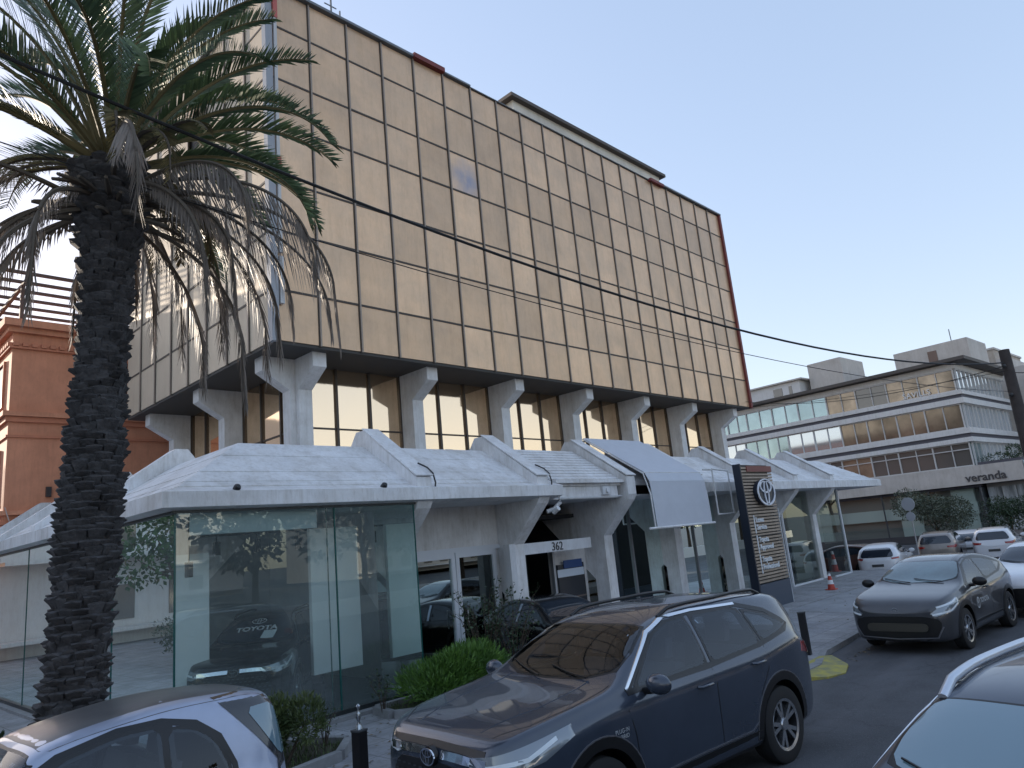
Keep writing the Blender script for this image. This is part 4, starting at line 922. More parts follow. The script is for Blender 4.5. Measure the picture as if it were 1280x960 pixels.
def wheel(parent, x, y, r, side, style=5):
    """side +1: outer face towards +y"""
    wd = .21; mx = Matrix.Translation((x, y, r)) @ Matrix.Rotation(R(-90)*side, 4, 'X'); rr_ = r*.68
    bm = bmesh.new(); lathe(bm, [(rr_, -wd*.5), (r*.90, -wd*.52), (r*.985, -wd*.44), (r, -wd*.3), (r, wd*.3), (r*.985, wd*.44), (r*.90, wd*.52), (rr_, wd*.5), (rr_-.012, wd*.42), (rr_-.015, -wd*.42)], mx, 40, closed=True)
    t = finish(bm, 'wheel', tyrem(), parent, smooth=35)
    bm = bmesh.new(); lathe(bm, [(rr_-.012, wd*.47), (rr_-.002, wd*.5), (rr_-.03, wd*.46), (rr_-.045, .02), (.001, .0)], mx, 36)
    for f in bm.faces: f.material_index = 1 if min(v.co.y*side for v in f.verts) < (y*side+wd*.4) else 0
    for k in range(style):
        for off in ((-.13, .13) if style == 5 else (0,)):
            a = 2*math.pi*k/style; c0 = Vector((math.cos(a+off*1.6), math.sin(a+off*1.6), 0)); tn = Vector((-c0.y, c0.x, 0)); w0, w1 = .030, .020
            c1 = Vector((math.cos(a+off*.3), math.sin(a+off*.3), 0))
            P = [c1*.05-tn*w0*.6, c1*.05+tn*w0*.6, c0*(rr_-.02)+tn*w1, c0*(rr_-.02)-tn*w1]
            A = [bm.verts.new(mx @ (p+Vector((0, 0, z)))) for p, z in zip(P, (.085, .085, .095, .095))]; B = [bm.verts.new(mx @ (p+Vector((0, 0, .03)))) for p in P]
            bm.faces.new(A)
            for i in range(4): bm.faces.new((A[i], A[(i+1) % 4], B[(i+1) % 4], B[i]))
    lathe(bm, [(.001, .1), (.055, .098), (.065, .08), (.065, .02)], mx, 16)
    finish(bm, 'rim', [rimm(), rimd()], t, smooth=35)
    return t
cglass = lambda: mat('car_glass', (.014, .022, .034), .03, spec=.6, coat=.5)
trim = lambda: mat('trim_black', (.010, .010, .011), .35)
chrome = lambda: mat('chrome', (.75, .77, .80), .12, metal=1.0)
def car(nm, sp, loc, heading, label, paint, lvl=2, cat='car', group=None, arches=True):
    t = empty(nm, loc, R(heading), label, cat, group or (None if 'display' in label else 'cars parked along the street')); H = sp['wheels']; r = sp['wr']; W2 = sp['w']/2
    me = body_mesh(sp, lvl); bvh = bvh_of(me); me.materials.clear()
    for m_ in (paint, trim(), mat('cabin_lining', (.055, .055, .06), .8)): me.materials.append(m_)
    if arches:
        bm = bmesh.new()
        for x in H:
            for s_ in (-1, 1):
                lathe(bm, [(.001, 0), (r*1.17, 0), (r*1.17, .40), (.001, .40)], Matrix.Translation((x, s_*(W2+.1), r*1.03)) @ Matrix.Rotation(R(90)*s_, 4, 'X'), 40)
        bmesh.ops.remove_doubles(bm, verts=bm.verts, dist=.0005); bmesh.ops.recalc_face_normals(bm, faces=bm.faces)
        cm = bpy.data.meshes.new('cut'); bm.to_mesh(cm); bm.free(); cm.materials.append(paint); cm.materials.append(trim())
        cm.polygons.foreach_set('material_index', [1]*len(cm.polygons)); co = bpy.data.objects.new('cut', cm); COL.objects.link(co)
        cuts = [co]
        if 'cabin_rear' in sp:
            for cbm in cabin_cutters(sp):
                bmesh.ops.recalc_face_normals(cbm, faces=cbm.faces); cm2 = bpy.data.meshes.new('cut'); cbm.to_mesh(cm2); cbm.free(); cm2.materials.append(paint); cm2.materials.append(trim()); cm2.materials.append(mat('cabin_lining', (.055, .055, .06), .8))
                cm2.polygons.foreach_set('material_index', [2]*len(cm2.polygons)); c2 = bpy.data.objects.new('cut', cm2); COL.objects.link(c2); cuts.append(c2)
        def add(o):
            for cc in cuts: b = o.modifiers.new('b', 'BOOLEAN'); b.operation = 'DIFFERENCE'; b.object = cc; b.solver = 'EXACT'
        me = modif(me, add); 
        for cc in cuts: bpy.data.objects.remove(cc)
    if 'cabin_rear' in sp: seats(t, sp)
    me.name = 'body'; me.polygons.foreach_set('use_smooth', [True]*len(me.polygons)); me.set_sharp_from_angle(angle=R(38))
    body = link('body', me, None, t)
    if 'roofpaint' in sp: patch('roof', bvh, sp['roofpoly'], (0, 0, -1), .002, sp['roofpaint'], t, .12)
    for x in H:
        for s_ in (-1, 1): wheel(t, x, s_*(W2-.135), r, s_, sp.get('spokes', 5))
    cab_ = 'cabin_rear' in sp; G = clearcar() if cab_ else cglass()
    def side(poly, s_): return [(x, s_*.9, z) for x, z in poly]
    for s_ in (1, -1):
        d = (0, -s_, 0)
        if cab_:
            for poly in sp['sidewin']: stripe('window_trim', bvh, [side(poly, s_)+[side(poly, s_)[0]]], .045, d, .004, trim(), t)
            stripe('window_surround', bvh, [side(sp['dlo'], s_)+[side(sp['dlo'], s_)[0]]], .045, d, .0035, trim(), t)
        elif 'dlo' in sp: patch('window_trim', bvh, side(sp['dlo'], s_), d, .002, trim(), t, .09)
        for poly in sp['sidewin']: patch('side_window', bvh, side(poly, s_), d, .005, G, t, .07)
        if 'chromeline' in sp: stripe('chrome_strip', bvh, [side(sp['chromeline'], s_)], .022, d, .007, chrome(), t)
        if 'seams' in sp: stripe('door_seam', bvh, [side(L, s_) for L in sp['seams']], .010, d, .0012, trim(), t)
        if 'clad' in sp:
            for x in H:
                c = [(x+r*1.26*math.cos(a), s_*.9, r*1.03+r*1.26*math.sin(a)) for a in [R(-12+204*i/24) for i in range(25)]]
                stripe('arch_trim', bvh, [c], .085, d, .006, trim(), t)
            xa, xb = H[0]-r*1.2, H[1]+r*1.2
            patch('sill_trim', bvh, side([(xa, sp['bot'][0][1]+.02), (xb, sp['bot'][0][1]+.02), (xb, .42), (xa, .42)], s_), d, .008, trim(), t, .2, 0)
        for hx, hz in sp.get('handles', ()):
            h = bvh.ray_cast(Vector((hx, s_*3, hz)), Vector(d))
            if h[0]:
                y = h[0].y; bm = bmesh.new(); tube(bm, [(hx-.11, y, hz), (hx-.09, y+s_*.035, hz), (hx+.07, y+s_*.035, hz), (hx+.09, y, hz)], .014, 8); finish(bm, 'door_handle', sp.get('handlemat', paint), t, smooth=60)
        mxp, mzp = sp['mirror']; h = bvh.ray_cast(Vector((mxp, s_*3, mzp-.04)), Vector(d)); y = h[0].y if h[0] else s_*.8
        bm = bmesh.new(); bmesh.ops.create_icosphere(bm, subdivisions=3, radius=1)
        for v in bm.verts:
            v.co = Vector((v.co.x*.075*(1.0 if v.co.x > 0 else .5), v.co.y*.125, v.co.z*.085)) + Vector((mxp+.02, y+s_*.19, mzp+.03))
        mo = finish(bm, 'wing_mirror', sp.get('mirrormat', paint), t, smooth=60)
        tubeobj('mirror_arm', [(mxp-.02, y-s_*.03, mzp-.05), (mxp, y+s_*.10, mzp-.03)], .03, trim(), mo, 8)
        if 'rails' in sp:
            xs = sp['rails']; pts = []
            for i in range(13):
                x = xs[0]+(xs[1]-xs[0])*i/12; yy = s_*(sp['raily'] - .03*abs(i-6)/6); hh = bvh.ray_cast(Vector((x, yy, 3)), Vector((0, 0, -1)))
                pts.append((x, yy, hh[0].z+(.045 if 0 < i < 12 else .0)))
            bm = bmesh.new(); tube(bm, pts, sp.get('railr', .02), 8)
            for v in bm.verts: pass
            finish(bm, 'roof_rail', sp.get('railmat', trim()), t, smooth=60)
        if 'headlight' in sp:
            hl = patch('headlight', bvh, [(x, s_*y_, z) for x, y_, z in sp['headlight']], (-.75, -s_*.66, 0), .006, mat('lamp_lens', (.20, .23, .26), .05, spec=.8, coat=1, metal=.3), t, .05, 0)
            for L in sp.get('drl', ()): stripe('lamp_strip', bvh, [[(x, s_*y_, z) for x, y_, z in L]], .028, (-.75, -s_*.66, 0), .010, mat('lamp_white', (.70, .76, .80), .2), hl)
        if 'taillight' in sp: patch('tail_light', bvh, [(x, s_*y_, z) for x, y_, z in sp['taillight']], (.66, -s_*.75, 0), .008, mat('tail_red', (.30, .015, .012), .15, coat=1), t, .05, 0)
    if 'windshield' in sp:
        P = sp['windshield']; poly = [(x, y_, 1) for x, y_ in P]+[(x, -y_, 1) for x, y_ in P[::-1] if y_ > 0]
        if cab_: stripe('windshield_trim', bvh, [[(x, y_, 1) for x, y_, _ in poly+poly[:1]]], .045, (0, 0, -1), .003, trim(), t)
        else: patch('windshield_trim', bvh, [(x+(.02 if i_ in (0,) else 0), y_*1.03, 1) for i_, (x, y_, _) in enumerate(poly)], (0, 0, -1), .002, trim(), t, .1)
        ws = patch('windshield', bvh, [(x, y_, z) for x, y_, z in poly], (0, 0, -1), .006, sp.get('wsmat', G), t, .08)
        bx = sp['windshield'][0][0]
        for y0, y1 in ((.50, -.05), (-.08, -.62)):
            pts = []
            for i in range(9):
                yy = y0+(y1-y0)*i/8; xx = bx+.03-.16*(1-abs(yy)*.2)*(i/8)-.25*yy*yy*.6; hh = bvh.ray_cast(Vector((xx, yy, 3)), Vector((0, 0, -1))); pts.append((xx, yy, hh[0].z+.022))
            tubeobj('wiper', pts, .008, trim(), ws, 5)
    if 'rearwin' in sp:
        P = sp['rearwin']; poly = [(-2, y_, z) for y_, z in P]+[(-2, -y_, z) for y_, z in P[::-1]]
        patch('rear_window', bvh, poly, (1, 0, 0), .006, G, t, .08)
    if 'lower' in sp:      # black lower front
        patch('lower_grille', bvh, [(2, y_, z) for y_, z in sp['lower']]+[(2, -y_, z) for y_, z in sp['lower'][::-1]], (-1, 0, 0), .006, trim(), t, .07)
    return t, bvh
def clearcar(): return clear_glass('car_clear_glass', (.58, .64, .68), .02, ior=1.45, gcol=(.9, .94, 1))
def cabin_cutters(sp):
    top, belt, plan = (pchip(sp[k]) for k in ('top', 'belt', 'plan')); tum = sp.get('tumble', .36); out = []
    wsx = sp['windshield'][0][0]; xr = sp['cabin_rear']; bm = bmesh.new(); secs = []
    for i in range(15):
        x = wsx-.10+(xr-wsx+.10)*i/14; w_ = plan(x); zt = top(x); ze = min(belt(x), zt-.03); g = zt-ze; we = .93*w_-tum*g*(w_/.9)
        S_ = [(-(w_-.10), .34), (-(.90*w_-.04), ze-.02), (-(we-.05), zt-.085), (-.3*we, zt-.055), (.3*we, zt-.055), (we-.05, zt-.085), (.90*w_-.04, ze-.02), (w_-.10, .34)]
        secs.append([bm.verts.new((x, y, max(z, .34))) for y, z in S_])
    for A, B in zip(secs, secs[1:]):
        for k in range(8): bm.faces.new((A[k], A[(k+1) % 8], B[(k+1) % 8], B[k]))
    bm.faces.new(secs[0][::-1]); bm.faces.new(secs[-1]); out.append(bm)
    for poly in sp['sidewin']:
        bm = bmesh.new(); prism(bm, [(p.x, p.y) for p in smooth_poly([(a, b, 0) for a, b in poly], 1)], lambda u, v, t: (u, t, v), -1.4, 1.4); out.append(bm)
    P = sp['windshield']; poly = smooth_poly([(x, y, 0) for x, y in P]+[(x, -y, 0) for x, y in P[::-1] if y > 0], 1)
    bm = bmesh.new(); prism(bm, [(p.x, p.y) for p in poly], lambda u, v, t: (u, v, t), sp['dash'], 2.2); out.append(bm)
    if 'rearwin' in sp:
        P = sp['rearwin']; poly = smooth_poly([(y, z, 0) for y, z in P]+[(-y, z, 0) for y, z in P[::-1]], 1)
        bm = bmesh.new(); prism(bm, [(p.x, p.y) for p in poly], lambda u, v, t: (t, u, v), -2.8, xr+.2); out.append(bm)
    return out
def seats(t, sp):
    sm = mat('seat_fabric', (.11, .11, .125), .85); xs = sp['seats']
    for x in xs:
        for y in (-.36, .36):
            if sp['w'] < 1.6: y *= .9
            bm = bmesh.new(); bbox(bm, x-.22, x+.28, y-.24, y+.24, .42, .62)
            prism(bm, [(-.20, .60), (-.02, .62), (-.16, 1.16), (-.30, 1.14)], lambda u, v, q: (x+u, q, v), y-.23, y+.23)
            prism(bm, [(-.27, 1.19), (-.17, 1.20), (-.20, 1.38), (-.30, 1.37)], lambda u, v, q: (x+u, q, v), y-.12, y+.12)
            o = finish(bm, 'seat', sm, t, bevel=.03, smooth=40); o.scale.z = sp.get('seatz', 1)
    x = sp['windshield'][0][0]-.42; bm = bmesh.new(); mx = Matrix.Translation((x, .36, .98)) @ Matrix.Rotation(R(-65), 4, 'Y')
    n_ = 24; rg_ = []
    for k in range(n_):
        a = 2*math.pi*k/n_; rg_.append([bm.verts.new(mx @ Vector(((.17+.014*math.cos(b))*math.cos(a), (.17+.014*math.cos(b))*math.sin(a), .014*math.sin(b)))) for b in (0, 2.1, 4.2)])
    for k in range(n_):
        A, B = rg_[k], rg_[(k+1) % n_]
        for j in range(3): bm.faces.new((A[j], A[(j+1) % 3], B[(j+1) % 3], B[j]))
    finish(bm, 'steering_wheel', trim(), t, smooth=60)

SUV = dict(w=1.855, wheels=(1.345, -1.345), wr=.365,
  top=[(2.28, .84), (2.24, .95), (2.12, 1.03), (1.6, 1.12), (1.15, 1.17), (1.0, 1.20), (.62, 1.42), (.25, 1.595), (0, 1.65), (-.4, 1.685), (-1.0, 1.68), (-1.5, 1.655), (-1.95, 1.60), (-2.1, 1.50), (-2.22, 1.20), (-2.3, 1.0), (-2.32, .85)],
  belt=[(2.28, .78), (2.1, .93), (1.6, 1.03), (1.0, 1.09), (0, 1.10), (-1, 1.13), (-1.8, 1.20), (-2.2, 1.05), (-2.32, .8)],
  plan=[(2.28, .60), (2.22, .74), (2.05, .86), (1.7, .915), (1.3, .925), (0, .905), (-1.2, .925), (-1.7, .91), (-2.0, .86), (-2.2, .79), (-2.32, .66)],
  bot=[(2.28, .26), (2.0, .22), (-2.0, .24), (-2.32, .34)],
  dlo=[(.92, 1.12), (.32, 1.505), (.02, 1.59), (-.4, 1.60), (-1.1, 1.575), (-1.5, 1.47), (-1.80, 1.30), (-1.70, 1.245), (-1.15, 1.175), (-.25, 1.125)],
  sidewin=[[(.80, 1.135), (.32, 1.465), (.05, 1.55), (-.24, 1.562), (-.24, 1.15)], [(-.33, 1.15), (-.33, 1.562), (-.88, 1.55), (-1.08, 1.52), (-1.16, 1.19)], [(-1.22, 1.20), (-1.14, 1.51), (-1.46, 1.43), (-1.72, 1.305), (-1.64, 1.26)]],
  chromeline=[(.92, 1.14), (.60, 1.345), (.33, 1.51), (.02, 1.60), (-.4, 1.61), (-1.1, 1.585)],
  seams=[[(.98, 1.0), (.93, .8), (.90, .45)], [(-.285, 1.12), (-.27, .8), (-.28, .43)], [(-1.2, 1.17), (-1.16, .95), (-.98, .75), (-.90, .5)]],
  clad=1, handles=[(-.08, .985), (-.98, 1.03)], mirror=(.72, 1.14), rails=(.05, -1.75), raily=.60, railr=.019,
  windshield=[(1.0, 0), (.97, .4), (.84, .69), (.62, .68), (.30, .58), (.33, 0)], rearwin=[(.66, 1.2), (.54, 1.50)], cabin_rear=-1.85, dash=1.06, seats=(.05, -.95),
  headlight=[(2.26, .36, .885), (2.12, .62, .93), (1.70, .95, 1.035), (1.66, .95, .96), (1.88, .86, .85), (2.15, .66, .79)],
  drl=[[(2.2, .47, .80+.035), (1.98, .80, .885), (1.80, .90, .975)], [(2.23, .42, .86), (2.2, .47, .83)]],
  taillight=[(-2.0, .9, 1.08), (-2.22, .75, 1.04), (-2.3, .5, 1.02), (-2.3, .5, .94), (-2.2, .8, .92), (-1.98, .93, .98)],
  lower=[(.0, .36), (.48, .36), (.66, .56), (.50, .80), (0, .82)])
def metpaint(name, col, rough=.30, metal=.30): return mat(name, col, rough, metal=metal, coat=.75, noise=.22, nscale=1.4)
blue = metpaint('paint_midnight', (.046, .060, .088), .22, .12)
suv, sb = car('parked_suv', SUV, (-1.05, -9.72, -.05), 175.5, 'dark blue compact SUV with black arch trim parked in the foreground facing left', blue)
# its grille, badge, chrome and lettering
def suv_front(t, bvh):
    stripe('grille_bar', bvh, [[(2.2, -.62, .865), (2.25, -.3, .875), (2.25, -.10, .875)], [(2.25, .10, .875), (2.25, .3, .875), (2.2, .62, .865)]], .055, (-1, 0, 0), .012, chrome(), t)
    stripe('grille_slot', bvh, [[(2.2, -.60, .925), (2.25, 0, .935), (2.2, .60, .925)]], .045, (-1, 0, 0), .005, trim(), t)
    bm = bmesh.new()
    for j in range(7):
        for i in range(15):
            y_ = -.56+i*.08+(j % 2)*.04; z = .42+j*.055
            if abs(y_) < .62-abs(z-.56)*.6: stripe_bm(bm, [(2.3, y_-.022, z), (2.3, y_+.022, z+.006)], .012, (-1, 0, 0))
    project(bm, bvh, (-1, 0, 0), .016, False); finish(bm, 'grille_mesh', mat('grille_grey', (.10, .11, .12), .3, metal=.7), t)
    bm = bmesh.new(); mx = frame_mx((2.315, 0, .86), (0, 1, 0), (0, 0, 1))
    lathe(bm, [(.001, .0), (.075, 0), (.08, -.04)], mx, 24); d_ = finish(bm, 'badge_disc', trim(), t)
    bm = bmesh.new(); emblem_bm(bm, .092, .064, frame_mx((2.32, 0, .86), (0, 1, 0), (0, 0, 1)), .012); finish(bm, 'badge', chrome(), t)
suv_front(suv, sb); suv.scale = (1.135, 1.135, 1.11)
for sg_ in (1, -1): stripe('bonnet_seam', sb, [[(1.02, sg_*.76, 1), (1.5, sg_*.79, 1), (1.9, sg_*.74, 1), (2.13, sg_*.58, 1)]], .009, (0, 0, -1), .0015, trim(), suv); stripe('bonnet_crease', sb, [[(1.0, sg_*.50, 1), (1.6, sg_*.52, 1), (2.1, sg_*.40, 1)]], .02, (0, 0, -1), .004, blue, suv)
wt = mat('lettering_white', (.75, .78, .8), .5)
k = text('hybrid_badge', 'PLUG-IN\nHYBRID', .045, frame_mx((1.10, .93, .86), (-1, 0, 0), (0, 0, 1)), wt, suv, .001); drape('', k, sb, (0, -1, 0), .004)
stripe('arch_highlight', sb, [[(1.345+.365*1.385*math.cos(a), .9, .376+.365*1.385*math.sin(a)) for a in [R(-5+170*i/20) for i in range(21)]]], .012, (0, -1, 0), .006, mat('trim_grey', (.22, .22, .24), .3, metal=.6), suv)
stripe('arch_highlight', sb, [[(-1.345+.365*1.385*math.cos(a), .9, .376+.365*1.385*math.sin(a)) for a in [R(-5+170*i/20) for i in range(21)]]], .012, (0, -1, 0), .006, mat('trim_grey', (.22, .22, .24), .3, metal=.6), suv)
stripe('sill_line', sb, [[(.85, .9, .44), (-.75, .9, .44), (-.86, .9, .50)]], .012, (0, -1, 0), .009, mat('trim_grey', (.22, .22, .24)), suv)

# ---- crossover facing us
XO = dict(SUV); XO.update(w=1.83, wheels=(1.32, -1.32), wr=.35, tumble=.40,
  top=[(2.20, .70), (2.14, .84), (2.0, .93), (1.5, 1.03), (1.1, 1.09), (.95, 1.12), (.55, 1.33), (.15, 1.49), (-.1, 1.54), (-.4, 1.56), (-.9, 1.53), (-1.4, 1.44), (-1.8, 1.32), (-2.0, 1.18), (-2.12, 1.0), (-2.18, .85)],
  belt=[(2.20, .64), (2.0, .84), (1.5, .95), (1.0, 1.0), (0, 1.02), (-1, 1.07), (-1.6, 1.14), (-2.0, 1.0), (-2.18, .78)],
  plan=[(2.20, .60), (2.12, .76), (1.95, .86), (1.6, .91), (1.3, .915), (0.2, .88), (-1.2, .915), (-1.7, .89), (-2.0, .80), (-2.18, .64)],
  bot=[(2.20, .24), (2.0, .20), (-2.0, .24), (-2.18, .34)],
  dlo=[(.86, 1.05), (.25, 1.40), (.0, 1.46), (-.5, 1.475), (-1.0, 1.42), (-1.55, 1.27), (-1.2, 1.14), (-.25, 1.05)],
  sidewin=[[(.74, 1.06), (.25, 1.37), (.0, 1.43), (-.24, 1.445), (-.24, 1.07)], [(-.33, 1.08), (-.33, 1.445), (-.8, 1.41), (-1.2, 1.30), (-1.1, 1.14)]],
  seams=[[(.92, .95), (.88, .7), (.86, .4)], [(-.285, 1.05), (-.27, .75), (-.28, .38)]],
  handles=[(-.08, .93)], mirror=(.66, 1.07), windshield=[(.97, 0), (.94, .4), (.80, .68), (.6, .67), (.22, .56), (.25, 0)], rearwin=[(.62, 1.08), (.52, 1.30)], dash=.98, cabin_rear=-1.5, seats=(0, -.9), seatz=.94,
  headlight=[(2.05, .48, .70), (2.0, .66, .82), (1.68, .93, .93), (1.64, .95, .84), (1.85, .88, .72), (2.1, .6, .655)],
  drl=[[(2.02, .60, .80), (1.82, .86, .86), (1.72, .92, .90), (1.70, .92, .83), (1.90, .85, .74), (2.1, .56, .68)]],
  taillight=[(-1.9, .85, 1.0), (-2.15, .6, .97), (-2.15, .6, .90), (-1.9, .86, .92)], lower=[(0, .24), (.50, .24), (.70, .36), (.74, .60), (.50, .655), (0, .66)])
for q_ in ('rails', 'chromeline'): XO.pop(q_)
graph = metpaint('paint_graphite', (.060, .064, .074), .36)
xo, xb = car('parked_crossover', dict(XO, wsmat=mat('screen_teal_reflection', (.11, .19, .21), .08, spec=.9, coat=1, noise=.4, nscale=2), roofpaint=mat('roof_gloss_black', (.02, .022, .026), .15, coat=1), roofpoly=[(.2, -.56, 1), (.22, .0, 1), (.2, .56, 1), (-.9, .54, 1), (-1.7, .5, 1), (-1.7, -.5, 1), (-.9, -.54, 1)], mirrormat=trim(), handlemat=trim()), (9.6, -10.15, roadz), 176, 'dusty graphite crossover with a blank dark plate parked at the kerb facing the camera', graph)  # windscreen: its bright teal reflection is painted into an opaque base colour
bm = patch_bm(smooth_poly([(2.2, -.52, .40), (2.2, .52, .40), (2.2, .52, .54), (2.2, -.52, .54)], 2), (-1, 0, 0), .1); project(bm, xb, (-1, 0, 0), .03); finish(bm, 'number_plate', mat('plate_olive', (.055, .050, .038), .6), xo)
bm = bmesh.new(); emblem_bm(bm, .062, .044, frame_mx((2.17, 0, .76), (0, 1, 0), (0, 0, 1)), .012); finish(bm, 'badge', chrome(), xo)
xo.scale = (1.05,)*3
stripe('bumper_line', xb, [[(2.1, -.74, .48), (2.1, -.64, .30), (2.15, 0, .27), (2.1, .64, .30), (2.1, .74, .48)]], .018, (-1, 0, 0), .012, mat('trim_grey', (.22, .22, .24)), xo)
bm = bmesh.new(); emblem_bm(bm, .10, .10, frame_mx((.55, .95, .70), (-1, 0, 0), (0, 0, 1)), .002, .016); k = finish(bm, 'door_emblem', wt, xo); drape('', k, xb, (0, -1, 0), .005)
k = text('door_lettering', 'TOYOTA', .12, frame_mx((.40, .95, .68), (-1, 0, 0), (0, 0, 1)), wt, xo, .001, 'LEFT', .004); drape('', k, xb, (0, -1, 0), .005)

# ---- silver microcar, lower left
MC = dict(w=1.51, wheels=(.92, -.90), wr=.29, tumble=.30, spokes=6,
  top=[(1.26, .62), (1.24, .72), (1.15, .82), (1.06, .92), (.98, 1.0), (.80, 1.18), (.60, 1.38), (.45, 1.46), (.1, 1.53), (-.4, 1.57), (-.80, 1.55), (-1.15, 1.50), (-1.22, 1.46), (-1.26, 1.25), (-1.31, .95), (-1.33, .75)],
  belt=[(1.26, .58), (1.1, .72), (.9, .84), (.5, .88), (0, .90), (-.6, .93), (-1.1, .95), (-1.33, .70)],
  plan=[(1.26, .48), (1.2, .60), (1.05, .70), (.8, .745), (0, .75), (-.9, .75), (-1.15, .70), (-1.27, .64), (-1.33, .54)],
  bot=[(1.26, .24), (1.0, .2), (-1.0, .2), (-1.33, .28)],
  sidewin=[[(.84, .96), (.66, 1.18), (.36, 1.34), (.0, 1.41), (-.28, 1.41), (-.28, .93), (.80, .92)], [(-.33, .93), (-.33, 1.385), (-.52, 1.35), (-.66, 1.24), (-.74, 1.05), (-.76, .94)]],
  dlo=[(.92, .95), (.70, 1.22), (.38, 1.375), (.0, 1.445), (-.30, 1.445), (-.54, 1.385), (-.70, 1.26), (-.79, 1.05), (-.80, .92), (.60, .90)],
  seams=[[(-.36, .9), (-.42, .6), (-.5, .35)], [(-1.0, .90), (-1.02, .5)]], mirror=(.80, 1.0),
  windshield=[(1.0, 0), (.97, .35), (.88, .60), (.72, .58), (.53, .52), (.55, 0)], rearwin=[(.55, 1.0), (.50, 1.30), (.46, 1.40)], dash=.90, cabin_rear=-1.12, seats=(-.15,),
  headlight=[(1.2, .35, .70), (1.0, .6, .74), (1.0, .62, .62), (1.2, .4, .60)],
  taillight=[(-1.1, .62, .86), (-1.2, .5, .86), (-1.2, .5, .72), (-1.1, .62, .72)])
silver = metpaint('paint_silver', (.42, .47, .60), .35)
mc, mb_ = car('microcar', dict(MC, roofpaint=mat('roof_panel_dark', (.06, .062, .066), .35, col2=(.11, .11, .11), nscale=2), roofpoly=[(.46, -.50, 1), (.48, 0, 1), (.46, .50, 1), (-.3, .50, 1), (-.84, .50, 1), (-1.22, .46, 1), (-1.22, -.46, 1), (-.84, -.50, 1), (-.3, -.50, 1)], mirrormat=trim()), (-5.85, -7.80, roadz), 182, 'silver two-seat microcar with a dark roof panel in the lower left corner', silver)
mc.scale = (1.107,)*3
for s_ in (1, -1):
    patch('pillar_trim', mb_, [(-.25, s_*.9, .93), (-.37, s_*.9, .93), (-.37, s_*.9, 1.44), (-.25, s_*.9, 1.44)], (0, -s_, 0), .0045, trim(), mc, .06, 0)
    patch('tailgate_side', mb_, [(-.70, s_*.9, 1.52), (-1.27, s_*.9, 1.52), (-1.36, s_*.9, .93), (-1.20, s_*.9, .94), (-1.02, s_*.9, 1.16)], (0, -s_, 0), .006, mat('trim_gloss', (.018, .02, .024), .2, coat=1), mc, .06, 0)
    patch('tailgate_side_glass', mb_, [(-.93, s_*.9, 1.40), (-1.20, s_*.9, 1.40), (-1.27, s_*.9, 1.02), (-1.20, s_*.9, 1.0), (-1.08, s_*.9, 1.17)], (0, -s_, 0), .010, mat('screen_glass_pale', (.13, .22, .27), .06, spec=.9, coat=1), mc, .06)


# ---- silver-railed car cut by the lower right corner
NR = dict(SUV); NR.update(w=1.80, top=[(a, b*.955) for a, b in SUV['top']], belt=[(a, b*.955) for a, b in SUV['belt']], railmat=mat('rail_silver', (.62, .66, .72), .3, metal=.6), railr=.034, raily=.60, rails=(.28, -1.8), mirror=(1.1, .95))
NR['chromeline'] = [(a, b*.955) for a, b in SUV['chromeline']]; NR['dlo'] = [(a, b*.955) for a, b in SUV['dlo']]; NR['sidewin'] = [[(a, b*.955) for a, b in q] for q in SUV['sidewin']]
NR.update(wsmat=mat('screen_glass_pale', (.13, .22, .27), .06, spec=.9, coat=1))
near, nb_ = car('parked_car', NR, (-2.2, -13.95, roadz), 170, 'dark car with silver roof rails seen from above in the lower right corner', metpaint('paint_black_blue', (.05, .065, .095)))

# ---- black saloon nose-out in front of the entrance
SD = dict(XO); SD.pop('cabin_rear'); SD.update(top=[(2.20, .66), (2.14, .78), (2.0, .86), (1.5, .94), (1.1, .99), (.95, 1.02), (.55, 1.22), (.15, 1.37), (-.1, 1.42), (-.4, 1.44), (-.9, 1.41), (-1.4, 1.22), (-1.75, 1.06), (-2.0, 1.03), (-2.12, .95), (-2.18, .80)],
  belt=[(2.20, .6), (2.0, .78), (1.5, .88), (1.0, .92), (0, .94), (-1, .97), (-1.6, .98), (-2.0, .95), (-2.18, .74)],
  dlo=[(.86, .97), (.25, 1.29), (.0, 1.35), (-.5, 1.36), (-.95, 1.30), (-1.35, 1.10), (-1.2, 1.0), (-.25, .97)], sidewin=[[(.74, .98), (.25, 1.26), (.0, 1.32), (-.24, 1.33), (-.24, .98)], [(-.36, .98), (-.36, 1.33), (-.8, 1.29), (-1.15, 1.10), (-1.05, 1.0)]],
  headlight=[(2.05, .48, .62), (2.0, .66, .72), (1.68, .93, .82), (1.64, .95, .74), (2.1, .6, .58)], drl=[], mirror=(.66, .99), rearwin=[(.6, 1.07), (.5, 1.3)],
  windshield=[(.95, 0), (.92, .4), (.78, .68), (.58, .66), (.2, .55), (.23, 0)], seams=[[(.92, .86), (.88, .4)], [(-.30, .95), (-.28, .38)]], taillight=[(-1.9, .85, .9), (-2.15, .6, .88), (-2.15, .6, .78), (-1.9, .86, .8)])
sd_, sdb = car('black_saloon', SD, (4.35, -4.0, 0), -104, 'black car with a bright door pillar parked in front of the numbered entrance', metpaint('paint_black', (.012, .013, .016), .2), lvl=1)
stripe('door_pillar', sdb, [[(-.30, -.9, .98), (-.30, -.9, 1.33)]], .07, (0, 1, 0), .010, mat('pillar_bright', (.5, .55, .62), .2, metal=.7), sd_)

